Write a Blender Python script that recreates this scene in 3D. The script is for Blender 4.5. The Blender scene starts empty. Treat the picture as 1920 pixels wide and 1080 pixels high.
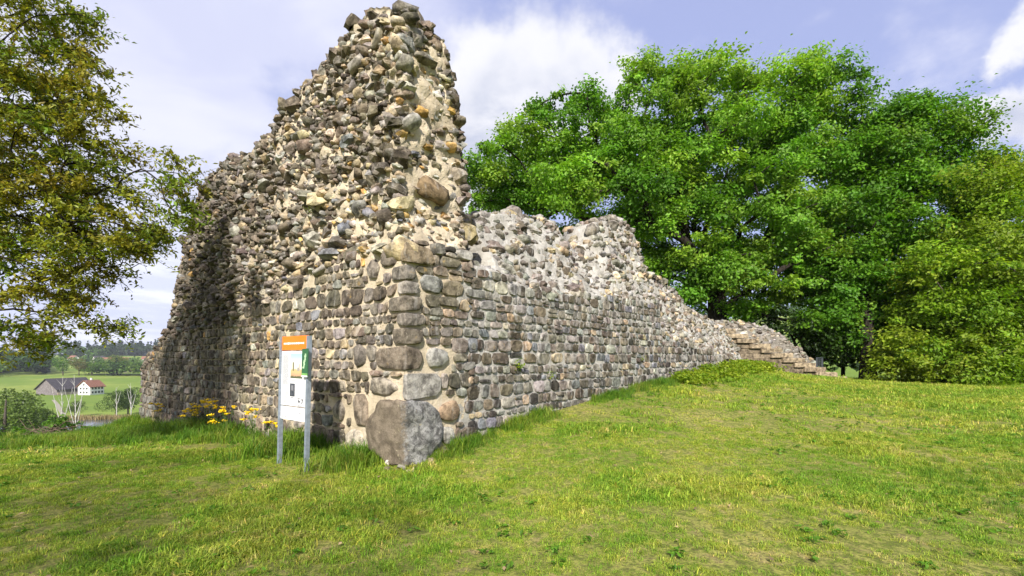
import bpy, math, random
import numpy as np
from mathutils import Matrix

# ------------------------------------------------------------------ camera, world, sun
SC = bpy.context.scene
COL = SC.collection
rng = np.random.default_rng(11)
random.seed(11)
F = 900.0                       # focal length in pixels of the 1920 px wide photograph
EYE = np.array([0.0, 0.0, 1.65])
HZ = 670.0                      # row of the horizon in the photograph

cam_data = bpy.data.cameras.new("camera")
cam = bpy.data.objects.new("camera", cam_data)
COL.objects.link(cam)
cam.location = EYE
cam.rotation_euler = (math.radians(90), 0, 0)
cam_data.sensor_width = 36.0
cam_data.lens = 36.0 * F / 1920.0
cam_data.shift_y = (HZ - 540.0) / 1920.0
cam_data.clip_start = 0.05
cam_data.clip_end = 9000
SC.camera = cam

SUN_EL = math.radians(36)
SUN_AZ = math.radians(4)        # sun stands behind the photographer, turned a little to the left
world = bpy.data.worlds.new("World")
SC.world = world
world.use_nodes = True
SC.view_settings.view_transform = 'Standard'
SC.view_settings.look = 'None'
SC.view_settings.gamma = 1.0
SC.view_settings.use_curve_mapping = False
SC.view_settings.exposure = 1.18

sun_data = bpy.data.lights.new("sun", 'SUN')
sun_data.energy = 3.7
sun_data.angle = math.radians(2.0)
sun_data.color = (1.0, 0.945, 0.86)
sun = bpy.data.objects.new("sun", sun_data)
COL.objects.link(sun)
sun.rotation_euler = (math.pi / 2 - SUN_EL, 0, -SUN_AZ)   # shines towards +Y and down


def unit(v):
    v = np.asarray(v, float)
    return v / np.linalg.norm(v)


def ray(px, py):
    return np.array([(px - 960.0) / F, 1.0, (HZ - py) / F])


class NT:
    """small helper for node trees"""
    def __init__(self, tree):
        self.t = tree
        tree.nodes.clear()

    def n(self, kind, **kw):
        nd = self.t.nodes.new(kind)
        for k, v in kw.items():
            if k.startswith('i_'):
                key = k[2:]
                key = int(key) if key.isdigit() else key.replace('_', ' ')
                s = nd.inputs[key]
                if hasattr(v, 'is_linked') or isinstance(v, bpy.types.NodeSocket):
                    self.t.links.new(v, s)
                else:
                    s.default_value = v
            else:
                setattr(nd, k, v)
        return nd

    def l(self, a, b):
        self.t.links.new(a, b)

    def math(self, op, a, b=None, clamp=False):
        nd = self.t.nodes.new('ShaderNodeMath')
        nd.operation = op
        nd.use_clamp = clamp
        for i, v in enumerate((a, b)):
            if v is None:
                continue
            if isinstance(v, (int, float)):
                nd.inputs[i].default_value = v
            else:
                self.l(v, nd.inputs[i])
        return nd.outputs[0]

    def mix(self, fac, a, b, blend='MIX'):
        nd = self.t.nodes.new('ShaderNodeMix')
        nd.data_type = 'RGBA'
        nd.blend_type = blend
        nd.clamp_factor = True
        for s, v in ((nd.inputs[0], fac), (nd.inputs[6], a), (nd.inputs[7], b)):
            if isinstance(v, (int, float)):
                s.default_value = v
            elif isinstance(v, (tuple, list)):
                s.default_value = tuple(v) + ((1.0,) if len(v) == 3 else ())
            else:
                self.l(v, s)
        return nd.outputs[2]

    def remap(self, v, a, b, c=0.0, d=1.0, smooth=True):
        nd = self.t.nodes.new('ShaderNodeMapRange')
        nd.interpolation_type = 'SMOOTHSTEP' if smooth else 'LINEAR'
        self.l(v, nd.inputs[0])
        for i, x in enumerate((a, b, c, d)):
            nd.inputs[i + 1].default_value = x
        return nd.outputs[0]

    def noise(self, vec, scale, detail=3.0, rough=0.55, dist=0.0):
        nd = self.t.nodes.new('ShaderNodeTexNoise')
        nd.inputs['Scale'].default_value = scale
        nd.inputs['Detail'].default_value = detail
        nd.inputs['Roughness'].default_value = rough
        nd.inputs['Distortion'].default_value = dist
        if vec is not None:
            self.l(vec, nd.inputs['Vector'])
        return nd.outputs[0]


# ---- sky: Nishita air with clouds mixed over it by direction
w = NT(world.node_tree)
tc = w.n('ShaderNodeTexCoord')
sky = w.n('ShaderNodeTexSky')
sky.sky_type = 'NISHITA'
sky.sun_disc = False
sky.sun_elevation = SUN_EL
sky.sun_rotation = math.pi + SUN_AZ
sky.altitude = 450
sky.air_density = 1.0
sky.dust_density = 1.2
sky.ozone_density = 2.5
dirv = tc.outputs['Generated']
mp = w.n('ShaderNodeMapping')
mp.inputs['Scale'].default_value = (1.0, 1.0, 2.1)
w.l(dirv, mp.inputs[0])
n_big = w.noise(mp.outputs[0], 2.1, 6.0, 0.58, 0.35)
n_mid = w.noise(mp.outputs[0], 6.0, 6.0, 0.6, 0.2)
n_soft = w.noise(mp.outputs[0], 3.2, 4.0, 0.5, 0.5)
# warped direction for the cumulus outlines
wn = w.n('ShaderNodeTexNoise')
wn.inputs['Scale'].default_value = 9.0
wn.inputs['Detail'].default_value = 5.0
wn.inputs['Roughness'].default_value = 0.6
w.l(dirv, wn.inputs['Vector'])
wsub = w.n('ShaderNodeVectorMath', operation='SUBTRACT')
w.l(wn.outputs['Color'], wsub.inputs[0])
wsub.inputs[1].default_value = (0.5, 0.5, 0.5)
wsc = w.n('ShaderNodeVectorMath', operation='SCALE')
w.l(wsub.outputs[0], wsc.inputs[0])
wsc.inputs['Scale'].default_value = 0.13
wadd = w.n('ShaderNodeVectorMath', operation='ADD')
w.l(dirv, wadd.inputs[0])
w.l(wsc.outputs[0], wadd.inputs[1])
blob_sum = None
base_sum = None
CUMULUS = [(905, 130, 80), (985, 165, 100), (1085, 140, 85), (1150, 165, 70), (930, 240, 90), (1050, 250, 110), (880, 330, 90),
           (1850, 218, 48), (1905, 205, 55), (1960, 215, 60), (1925, 75, 60), (1880, 85, 30), (2080, 320, 90), (-220, 250, 160), (2300, 120, 130)]
for px, py, r in CUMULUS:
    c = unit(ray(px, py))
    dn = w.n('ShaderNodeVectorMath', operation='DISTANCE')
    w.l(wadd.outputs[0], dn.inputs[0])
    dn.inputs[1].default_value = c
    rad = r / F / (1 + ((px - 960) / F) ** 2 * 0.6)
    m = w.remap(dn.outputs['Value'], rad * 1.2, rad * 0.55)
    blob_sum = m if blob_sum is None else w.math('MAXIMUM', blob_sum, m)
# grey base of a cumulus: the same clouds a little lower in the sky
for px, py, r in [(960, 245, 120), (1080, 235, 120), (890, 300, 90), (1900, 235, 45)]:
    c = unit(ray(px, py))
    dn = w.n('ShaderNodeVectorMath', operation='DISTANCE')
    w.l(wadd.outputs[0], dn.inputs[0])
    dn.inputs[1].default_value = c
    rad = r / F
    m = w.remap(dn.outputs['Value'], rad * 1.1, rad * 0.25)
    base_sum = m if base_sum is None else w.math('MAXIMUM', base_sum, m)
sep = w.n('ShaderNodeSeparateXYZ')
w.l(dirv, sep.inputs[0])
west = w.remap(sep.outputs['X'], 0.12, -0.45)         # a thicker cloud sheet lies over the left half of the sky
sheet_in = w.math('ADD', n_big, w.math('MULTIPLY', west, 0.27))
sheet = w.remap(sheet_in, 0.50, 0.72)
veil = (0.0)
K = 10.0                                              # 1 / background strength
air = w.mix(0.72, sky.outputs[0], (0.36 * K, 0.40 * K, 0.66 * K))
sheet_col = w.mix(w.remap(n_soft, 0.32, 0.66), (0.50 * K, 0.52 * K, 0.67 * K), (0.63 * K, 0.64 * K, 0.73 * K))
low = w.remap(sep.outputs['Z'], 0.34, 0.04)
sheet_col = w.mix(w.math('MULTIPLY', low, 0.55), sheet_col, (0.46 * K, 0.51 * K, 0.74 * K))
stripes_v = w.n('ShaderNodeMapping')
stripes_v.inputs['Scale'].default_value = (1.0, 1.0, 7.0)
w.l(dirv, stripes_v.inputs[0])
stripes = w.remap(w.noise(stripes_v.outputs[0], 3.4, 5.0, 0.6, 0.4), 0.48, 0.66)
sheet_col = w.mix(w.math('MULTIPLY', w.math('MULTIPLY', stripes, low), 0.75), sheet_col, (0.80 * K, 0.81 * K, 0.88 * K))
c1 = w.mix(w.math('MULTIPLY', sheet, 0.93), air, sheet_col)
cum_col = w.mix(w.math('MULTIPLY', base_sum, w.remap(n_mid, 0.25, 0.6)), (0.68 * K, 0.68 * K, 0.71 * K), (0.40 * K, 0.43 * K, 0.54 * K))
c2 = w.mix(w.math('MULTIPLY', blob_sum, 0.95), c1, cum_col)
bg = w.n('ShaderNodeBackground')
w.l(c2, bg.inputs['Color'])
bg.inputs['Strength'].default_value = 0.066
wo = w.n('ShaderNodeOutputWorld')
w.l(bg.outputs[0], wo.inputs[0])


# ------------------------------------------------------------------ helpers
def smoothstep(a, b, x):
    t = np.clip((np.asarray(x, float) - a) / (b - a), 0, 1)
    return t * t * (3 - 2 * t)


def _hash(ix, iy, iz, seed):
    h = (ix * 374761393 + iy * 668265263 + iz * 2147483647 + seed * 1274126177) & 0xFFFFFFFF
    h = ((h ^ (h >> 13)) * 1274126177) & 0xFFFFFFFF
    h = (h ^ (h >> 16)) & 0xFFFFFFFF
    return h / 4294967295.0


def vnoise(P, scale=1.0, seed=0):
    """value noise -1..1 for points (N,3) or (N,2)"""
    P = np.asarray(P, float) * scale
    if P.shape[-1] == 2:
        P = np.concatenate([P, np.zeros(P.shape[:-1] + (1,))], -1)
    i = np.floor(P).astype(np.int64)
    f = P - i
    f = f * f * (3 - 2 * f)
    out = 0
    for dx in (0, 1):
        for dy in (0, 1):
            for dz in (0, 1):
                wgt = (f[..., 0] if dx else 1 - f[..., 0]) * (f[..., 1] if dy else 1 - f[..., 1]) * (f[..., 2] if dz else 1 - f[..., 2])
                out = out + wgt * _hash(i[..., 0] + dx, i[..., 1] + dy, i[..., 2] + dz, seed)
    return out * 2 - 1


def fbm(P, scale=1.0, octaves=3, seed=0, gain=0.5):
    s, a, tot = 0, 1.0, 0.0
    for o in range(octaves):
        s = s + a * vnoise(P, scale * 2 ** o, seed + o * 17)
        tot += a
        a *= gain
    return s / tot


def mesh_np(name, V, faces, smooth=False, tint=None):
    """faces: list of integer arrays (N,3) or (N,4); tint: per-face RGB array in the same order"""
    me = bpy.data.meshes.new(name)
    V = np.asarray(V, np.float32).reshape(-1, 3)
    faces = [np.asarray(f, np.int32) for f in faces if len(f)]
    me.vertices.add(len(V))
    me.vertices.foreach_set('co', V.ravel())
    nl = sum(f.size for f in faces)
    nf = sum(len(f) for f in faces)
    me.loops.add(nl)
    me.polygons.add(nf)
    if nf:
        me.loops.foreach_set('vertex_index', np.concatenate([f.ravel() for f in faces]))
        tot = np.concatenate([np.full(len(f), f.shape[1], np.int32) for f in faces])
        start = np.concatenate([[0], np.cumsum(tot)[:-1]]).astype(np.int32)
        me.polygons.foreach_set('loop_start', start)
        me.polygons.foreach_set('loop_total', tot)
        if isinstance(smooth, np.ndarray):
            me.polygons.foreach_set('use_smooth', smooth.astype(bool))
        else:
            me.polygons.foreach_set('use_smooth', np.full(nf, bool(smooth)))
    me.update(calc_edges=True)
    if tint is not None:
        a = me.attributes.new('tint', 'FLOAT_COLOR', 'FACE')
        t = np.asarray(tint, np.float32)
        t = np.concatenate([t, np.ones((len(t), 1), np.float32)], 1)
        a.data.foreach_set('color', t.ravel())
    me.validate()
    return me


def add(name, me, mat=None, parent=None):
    o = bpy.data.objects.new(name, me)
    COL.objects.link(o)
    if mat is not None and me is not None:
        me.materials.append(mat)
    if parent is not None:
        o.parent = parent
    return o


def tag(o, label=None, cat=None, group=None, kind=None):
    if label: o['label'] = label
    if cat: o['category'] = cat
    if group: o['group'] = group
    if kind: o['kind'] = kind
    return o


def empty(name, loc=(0, 0, 0), rz=0.0, label=None, cat=None, group=None):
    o = bpy.data.objects.new(name, None)
    COL.objects.link(o)
    o.location = loc
    o.rotation_euler = (0, 0, rz)
    o.empty_display_size = 0.2
    return tag(o, label, cat, group)


def grid_faces(nu, nv, off=0):
    i = np.arange(nu - 1)[:, None] * nv + np.arange(nv - 1)[None, :]
    i = i.ravel() + off
    return np.stack([i, i + nv, i + nv + 1, i + 1], 1)


class MB:
    """collects boxes, tubes and quads for one mesh object"""
    def __init__(self):
        self.V, self.Q, self.T, self.n = [], [], [], 0

    def raw(self, V, Q=(), T=()):
        V = np.asarray(V, float).reshape(-1, 3)
        self.V.append(V)
        if len(Q): self.Q.append(np.asarray(Q) + self.n)
        if len(T): self.T.append(np.asarray(T) + self.n)
        self.n += len(V)
        return self

    def box(self, c, s, ax=None, jitter=0.0):
        """box of full size s about c; ax = three row vectors"""
        c, s = np.asarray(c, float), np.asarray(s, float) / 2
        A = np.eye(3) if ax is None else np.asarray(ax, float)
        sg = np.array([[x, y, z] for x in (-1, 1) for y in (-1, 1) for z in (-1, 1)], float)
        V = (sg * s) @ A + c
        if jitter:
            V = V + rng.normal(0, jitter, V.shape)
        Q = [[0, 1, 3, 2], [4, 6, 7, 5], [0, 4, 5, 1], [2, 3, 7, 6], [0, 2, 6, 4], [1, 5, 7, 3]]
        return self.raw(V, Q)

    def tube(self, P, R, k=6, cap=True):
        P = np.asarray(P, float)
        R = np.broadcast_to(np.asarray(R, float), (len(P),))
        T = np.gradient(P, axis=0)
        T /= np.linalg.norm(T, axis=1)[:, None] + 1e-9
        ref = np.array([0.31, 0.17, 0.93]) if abs(T[0][2]) < 0.8 else np.array([0.97, 0.2, 0.1])
        A = np.cross(T, ref)
        A /= np.linalg.norm(A, axis=1)[:, None] + 1e-9
        B = np.cross(T, A)
        th = np.linspace(0, 2 * np.pi, k, endpoint=False)
        V = P[:, None, :] + R[:, None, None] * (np.cos(th)[None, :, None] * A[:, None, :] + np.sin(th)[None, :, None] * B[:, None, :])
        n = len(P)
        Q = []
        for i in range(n - 1):
            a = i * k + np.arange(k)
            b = i * k + (np.arange(k) + 1) % k
            Q.append(np.stack([a, b, b + k, a + k], 1))
        V = V.reshape(-1, 3)
        T3 = []
        if cap:
            V = np.concatenate([V, P[-1:] + T[-1:] * R[-1] * 0.3])
            tip = len(V) - 1
            a = (n - 1) * k + np.arange(k)
            b = (n - 1) * k + (np.arange(k) + 1) % k
            T3 = np.stack([a, b, np.full(k, tip)], 1)
        return self.raw(V, np.concatenate(Q), T3)

    def build(self, name, mat, parent=None, smooth=False):
        f = []
        if self.Q: f.append(np.concatenate(self.Q))
        if self.T: f.append(np.concatenate(self.T))
        me = mesh_np(name, np.concatenate(self.V), f, smooth)
        return add(name, me, mat, parent)


# ------------------------------------------------------------------ materials
def new_mat(name):
    m = bpy.data.materials.new(name)
    m.use_nodes = True
    return m, NT(m.node_tree)


def finish(t, col, rough=0.9, bump=None, bump_d=0.01, spec=0.25, strength=0.8, metallic=0.0):
    b = t.n('ShaderNodeBsdfPrincipled')
    if isinstance(col, tuple):
        b.inputs['Base Color'].default_value = col + (1,)
    else:
        t.l(col, b.inputs['Base Color'])
    if isinstance(rough, (int, float)):
        b.inputs['Roughness'].default_value = rough
    else:
        t.l(rough, b.inputs['Roughness'])
    b.inputs['Specular IOR Level'].default_value = spec
    b.inputs['Metallic'].default_value = metallic
    if bump is not None:
        bn = t.n('ShaderNodeBump')
        bn.inputs['Strength'].default_value = strength
        bn.inputs['Distance'].default_value = bump_d
        t.l(bump, bn.inputs['Height'])
        t.l(bn.outputs[0], b.inputs['Normal'])
    o = t.n('ShaderNodeOutputMaterial')
    t.l(b.outputs[0], o.inputs[0])
    return b


def plain(name, col, rough=0.8, var=0.15, scale=6.0, metallic=0.0, spec=0.3):
    m, t = new_mat(name)
    g = t.n('ShaderNodeNewGeometry')
    n = t.noise(g.outputs['Position'], scale, 4.0)
    c = t.mix(t.remap(n, 0.3, 0.7), tuple(x * (1 - var) for x in col), tuple(x * (1 + var) for x in col))
    finish(t, c, rough, n, 0.004, spec, 0.3, metallic)
    return m


def stone_mat(name, single, streak=0.0, lichen=0.3, sc=1.0):
    """weathered field stone; the hue of each stone comes from the object colour or from the tint of the face"""
    m, t = new_mat(name)
    g = t.n('ShaderNodeNewGeometry')
    P = g.outputs['Position']
    if single:
        base = t.n('ShaderNodeObjectInfo').outputs['Color']
    else:
        a = t.n('ShaderNodeAttribute')
        a.attribute_name = 'tint'
        base = a.outputs['Color']
    n1 = t.noise(P, 7.0 * sc, 5.0, 0.65)
    n2 = t.noise(P, 34.0 * sc, 5.0, 0.7)
    n3 = t.noise(P, 15.0 * sc, 4.0, 0.6, 0.6)
    dark = t.mix(1.0, base, (0.38, 0.36, 0.34), 'MULTIPLY')
    light = t.mix(1.0, base, (1.75, 1.7, 1.6), 'MULTIPLY')
    c = t.mix(t.remap(n1, 0.3, 0.7), dark, light)
    c = t.mix(t.remap(n2, 0.55, 0.72, 0.0, 0.6), c, t.mix(1.0, base, (0.3, 0.28, 0.26), 'MULTIPLY'))
    c = t.mix(t.remap(n3, 0.60, 0.70, 0.0, lichen), c, (0.50, 0.46, 0.37))
    n4 = t.noise(P, 5.0, 3.0, 0.6)
    c = t.mix(t.remap(n4, 0.66, 0.74, 0.0, 0.5), c, (0.36, 0.24, 0.08))
    if streak:
        mp2 = t.n('ShaderNodeMapping')
        mp2.inputs['Scale'].default_value = (4.5, 4.5, 0.7)
        t.l(P, mp2.inputs[0])
        s = t.noise(mp2.outputs[0], 2.0, 5.0, 0.65)
        c = t.mix(t.remap(s, 0.52, 0.70, 0.0, streak), c, (0.60, 0.58, 0.55))
        c = t.mix(t.remap(s, 0.44, 0.32, 0.0, streak * 0.9), c, (0.055, 0.052, 0.05))
    h = t.math('ADD', t.math('MULTIPLY', n1, 1.0), t.math('MULTIPLY', n2, 0.55))
    finish(t, c, 0.92, h, 0.035, 0.2, 1.0)
    return m


def mortar_mat(name, light, dark, dirt_shade_x=None, streak=0.0):
    m, t = new_mat(name)
    g = t.n('ShaderNodeNewGeometry')
    P = g.outputs['Position']
    n1 = t.noise(P, 2.2, 5.0, 0.65)
    n2 = t.noise(P, 26.0, 5.0, 0.65)
    n3 = t.noise(P, 90.0, 3.0, 0.6)
    c = t.mix(t.remap(n1, 0.32, 0.62), dark, light)
    c = t.mix(t.remap(n2, 0.52, 0.72, 0.0, 0.45), c, tuple(x * 0.55 for x in dark))
    if streak:
        mp2 = t.n('ShaderNodeMapping')
        mp2.inputs['Scale'].default_value = (4.5, 4.5, 0.7)
        t.l(P, mp2.inputs[0])
        s = t.noise(mp2.outputs[0], 2.0, 5.0, 0.65)
        c = t.mix(t.remap(s, 0.52, 0.70, 0.0, streak), c, (0.62, 0.61, 0.59))
        c = t.mix(t.remap(s, 0.44, 0.32, 0.0, streak), c, (0.09, 0.085, 0.08))
    if dirt_shade_x is not None:  # far end: stain plus the tree's shade, mixed into the mortar colour
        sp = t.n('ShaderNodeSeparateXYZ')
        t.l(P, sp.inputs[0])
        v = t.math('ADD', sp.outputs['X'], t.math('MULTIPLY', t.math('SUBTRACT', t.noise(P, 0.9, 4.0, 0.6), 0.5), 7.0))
        c = t.mix(t.remap(v, dirt_shade_x[0], dirt_shade_x[1], 0.0, 0.8), c, (0.12, 0.10, 0.075))
    h = t.math('ADD', n2, t.math('MULTIPLY', n3, 0.4))
    finish(t, c, 0.95, h, 0.03, 0.15, 1.0)
    return m


def leaf_mat(name, gloss=0.35, trans=0.45, hue=(1.25, 1.35, 0.5)):
    m, t = new_mat(name)
    a = t.n('ShaderNodeAttribute')
    a.attribute_name = 'tint'
    d = t.n('ShaderNodeBsdfPrincipled')
    t.l(a.outputs['Color'], d.inputs['Base Color'])
    d.inputs['Roughness'].default_value = 0.5
    d.inputs['Specular IOR Level'].default_value = gloss
    tr = t.n('ShaderNodeBsdfTranslucent')
    t.l(t.mix(1.0, a.outputs['Color'], hue, 'MULTIPLY'), tr.inputs['Color'])
    mx = t.n('ShaderNodeMixShader')
    mx.inputs[0].default_value = trans
    t.l(d.outputs[0], mx.inputs[1])
    t.l(tr.outputs[0], mx.inputs[2])
    o = t.n('ShaderNodeOutputMaterial')
    t.l(mx.outputs[0], o.inputs[0])
    return m


def bark_mat(name, col):
    m, t = new_mat(name)
    g = t.n('ShaderNodeNewGeometry')
    mp2 = t.n('ShaderNodeMapping')
    mp2.inputs['Scale'].default_value = (1, 1, 0.25)
    t.l(g.outputs['Position'], mp2.inputs[0])
    n = t.noise(mp2.outputs[0], 14.0, 5.0, 0.65)
    c = t.mix(t.remap(n, 0.35, 0.65), tuple(x * 0.45 for x in col), tuple(x * 1.3 for x in col))
    finish(t, c, 0.95, n, 0.05, 0.15, 1.0)
    return m


def grass_mat(name, green, yellow, straw, bias=0.0, trans=0.35):
    m, t = new_mat(name)
    g = t.n('ShaderNodeNewGeometry')
    P = g.outputs['Position']
    oi = t.n('ShaderNodeObjectInfo')
    r = oi.outputs['Random']
    a = t.n('ShaderNodeAttribute')
    a.attribute_name = 'tint'
    n1 = t.noise(P, 0.55, 4.0, 0.6)
    n2 = t.noise(P, 3.2, 4.0, 0.65)
    n4 = t.noise(P, 8.0, 3.0, 0.6)
    f1 = t.math('ADD', t.remap(t.math('ADD', t.math('MULTIPLY', n1, .6), t.math('MULTIPLY', n4, .4)), 0.36, 0.64), t.math('MULTIPLY', t.math('SUBTRACT', r, 0.5), 0.7))
    c = t.mix(t.math('ADD', f1, bias, True), green, yellow)
    f2 = t.remap(t.math('ADD', t.math('ADD', n2, t.math('MULTIPLY', n1, 0.35)), t.math('MULTIPLY', r, 0.22)), 0.84, 1.08)
    c = t.mix(f2, c, straw)
    c = t.mix(1.0, c, a.outputs['Color'], 'MULTIPLY')
    d = t.n('ShaderNodeBsdfPrincipled')
    t.l(c, d.inputs['Base Color'])
    d.inputs['Roughness'].default_value = 0.6
    d.inputs['Specular IOR Level'].default_value = 0.25
    tr = t.n('ShaderNodeBsdfTranslucent')
    t.l(t.mix(1.0, c, (1.2, 1.3, 0.6), 'MULTIPLY'), tr.inputs['Color'])
    mx = t.n('ShaderNodeMixShader')
    mx.inputs[0].default_value = trans
    t.l(d.outputs[0], mx.inputs[1])
    t.l(tr.outputs[0], mx.inputs[2])
    o = t.n('ShaderNodeOutputMaterial')
    t.l(mx.outputs[0], o.inputs[0])
    return m


# ------------------------------------------------------------------ terrain
CTRL = np.array([
    (0, 0, 0), (-4, 3, 0), (4, 3, 0), (0, 5, 0), (-1.6, 6.7, -.02), (-.75, 8, .25), (1.4, 10.4, .6), (3.4, 12.8, .86), (6.5, 16.5, 1.03),
    (9.7, 20.3, 1.16), (-4, 9.1, 0), (-7, 11.6, -.1), (-12.4, 16.1, -.42), (-6, 7, -.05), (-9, 9, -.15), (-12.8, 12, -.45), (-11.8, 14, -.78),
    (-14.6, 14, -1.0), (-16, 16.5, -1.6), (-20, 15, -3.2), (-19, 10, -1.7), (-14, 20, -2.0), (4, 8, .2), (8, 10, .25), (12, 15, .4), (11, 20.2, 1.0),
    (13.5, 21, .72), (16, 22.3, .5), (18, 24, .42), (24, 24, .4), (20, 15, .3), (15, 8, .2), (12, 2, 0), (-10, 2, -.3), (0, -8, 0), (0, 16, 1.0),
    (5, 24, 1.3), (9, 26, 1.0), (-5, 20, .0), (14, 28, .4), (24, 30, .0), (40, 30, -2), (20, 42, -4), (0, 45, -8), (-25, 35, -12), (-35, 15, -12), (-30, -10, -5),
    (0, -35, -3), (35, -10, -2)], float)


def _phi(r):
    return np.where(r > 1e-9, r * r * np.log(np.maximum(r, 1e-9)), 0)


_X = CTRL[:, :2]
_K = _phi(np.linalg.norm(_X[:, None] - _X[None], axis=2)) + np.eye(len(_X)) * 0.05
_Pm = np.concatenate([np.ones((len(_X), 1)), _X], 1)
_A = np.block([[_K, _Pm], [_Pm.T, np.zeros((3, 3))]])
_W = np.linalg.solve(_A, np.concatenate([CTRL[:, 2], np.zeros(3)]))


def ground(x, y):
    x = np.asarray(x, float)
    y = np.asarray(y, float)
    sh = x.shape
    Q = np.stack([x.ravel(), y.ravel()], 1)
    r = np.hypot(Q[:, 0] - 2, Q[:, 1] - 10)
    z = np.empty(len(Q))
    az = np.degrees(np.arctan2(Q[:, 0], Q[:, 1]))
    d = np.hypot(Q[:, 0], Q[:, 1])
    far = np.interp(d, [0, 500, 800, 1200, 1600, 2100, 3000, 6000], [-25, -25, -19, -9, 0, 5, 9, 14])
    far = far + smoothstep(500, 1500, d) * fbm(Q, 1 / 420.0, 3, 5) * 11
    # behind the right-hand trees the far slope climbs nearer
    far = far + 85 * smoothstep(-2, 26, az) * smoothstep(150, 900, d)
    near = r < 140
    z[:] = far
    if near.any():
        q = Q[near]
        Kq = _phi(np.linalg.norm(q[:, None] - _X[None], axis=2))
        zn = Kq @ _W[:-3] + _W[-3] + q @ _W[-2:]
        zn = zn + fbm(q, 0.5, 2, 3) * 0.03 + fbm(q, 2.0, 2, 9) * 0.012
        wv = smoothstep(30, 110, r[near])
        z[near] = zn * (1 - wv) + far[near] * wv
    return z.reshape(sh)


def gz(x, y):
    return float(ground(np.array([x]), np.array([y]))[0])


def graded(lo, hi, step, growth, limit):
    a = list(np.arange(lo, hi, step))
    s = step
    v = a[-1]
    while v < limit:
        s *= growth
        v += s
        a.append(v)
    s = step
    v = a[0]
    b = []
    while v > -limit:
        s *= growth
        v -= s
        b.append(v)
    return np.array(b[::-1] + a)


gx = graded(-22, 28, 0.25, 1.11, 4200)
gy = graded(-3, 30, 0.25, 1.11, 4200)
GX, GY = np.meshgrid(gx, gy, indexing='ij')
GZ = np.concatenate([ground(GX[i:i + 40], GY[i:i + 40]) for i in range(0, len(gx), 40)])

# masonry footprint (used to keep grass off the wall)
C0 = np.array([-1.54, 7.0])
L2 = np.array([-0.766, 0.643])
R2 = np.array([0.643, 0.766])

m_ground, t = new_mat("lawn_soil")
g = t.n('ShaderNodeNewGeometry')
P = g.outputs['Position']
n1 = t.noise(P, 0.55, 4.0, 0.6)
n2 = t.noise(P, 3.2, 5.0, 0.65)
n3 = t.noise(P, 40.0, 4.0, 0.7)
nf = t.noise(P, 0.012, 4.0, 0.6)
nth = t.noise(P, 14.0, 4.0, 0.7)
c = t.mix(t.remap(n1, 0.3, 0.7), (0.19, 0.215, 0.042), (0.32, 0.30, 0.08))
c = t.mix(t.remap(nth, 0.42, 0.60), c, (0.12, 0.15, 0.025))
c = t.mix(t.remap(n2, 0.54, 0.72, 0, .75), c, (0.33, 0.245, 0.12))
c = t.mix(t.remap(n3, 0.46, 0.64, 0, 0.75), c, (0.085, 0.07, 0.035))
# meadows of the valley: even green
sp = t.n('ShaderNodeSeparateXYZ')
t.l(P, sp.inputs[0])
meadow = t.mix(t.remap(nf, 0.4, 0.6), (0.13, 0.20, 0.03), (0.21, 0.26, 0.05))
meadow = t.mix(t.remap(t.noise(P, 0.15, 3.0), 0.4, 0.65, 0, 0.35), meadow, (0.10, 0.15, 0.03))
c = t.mix(t.remap(sp.outputs['Z'], -1.5, -7.0), c, meadow)
dist = t.n('ShaderNodeVectorMath', operation='LENGTH')
t.l(P, dist.inputs[0])
c = t.mix(t.remap(dist.outputs['Value'], 120.0, 160.0), c, meadow)
finish(t, c, 0.95, n3, 0.02, 0.1, 0.8)
go = add("ground", mesh_np("ground", np.stack([GX, GY, GZ], -1), [grid_faces(len(gx), len(gy))], True), m_ground)
tag(go, kind='structure')

# ------------------------------------------------------------------ stones
PAL = {
    'dark': (.105, .090, .072), 'brown': (.17, .143, .11), 'mid': (.20, .185, .16), 'grey': (.235, .228, .215), 'light': (.36, .345, .31),
    'tan': (.37, .30, .20), 'ochre': (.42, .27, .10), 'blue': (.17, .18, .20), 'plum': (.150, .128, .116), 'black': (.06, .055, .05), 'pale': (.46, .41, .32)}


def pick(weights, n):
    ks = list(weights)
    p = np.array([weights[k] for k in ks], float)
    p /= p.sum()
    idx = rng.choice(len(ks), n, p=p)
    base = np.array([PAL[ks[i]] for i in idx])
    return base * rng.uniform(0.75, 1.22, (n, 1)) * rng.uniform(0.94, 1.06, (n, 3))


M_RING = 10


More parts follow.
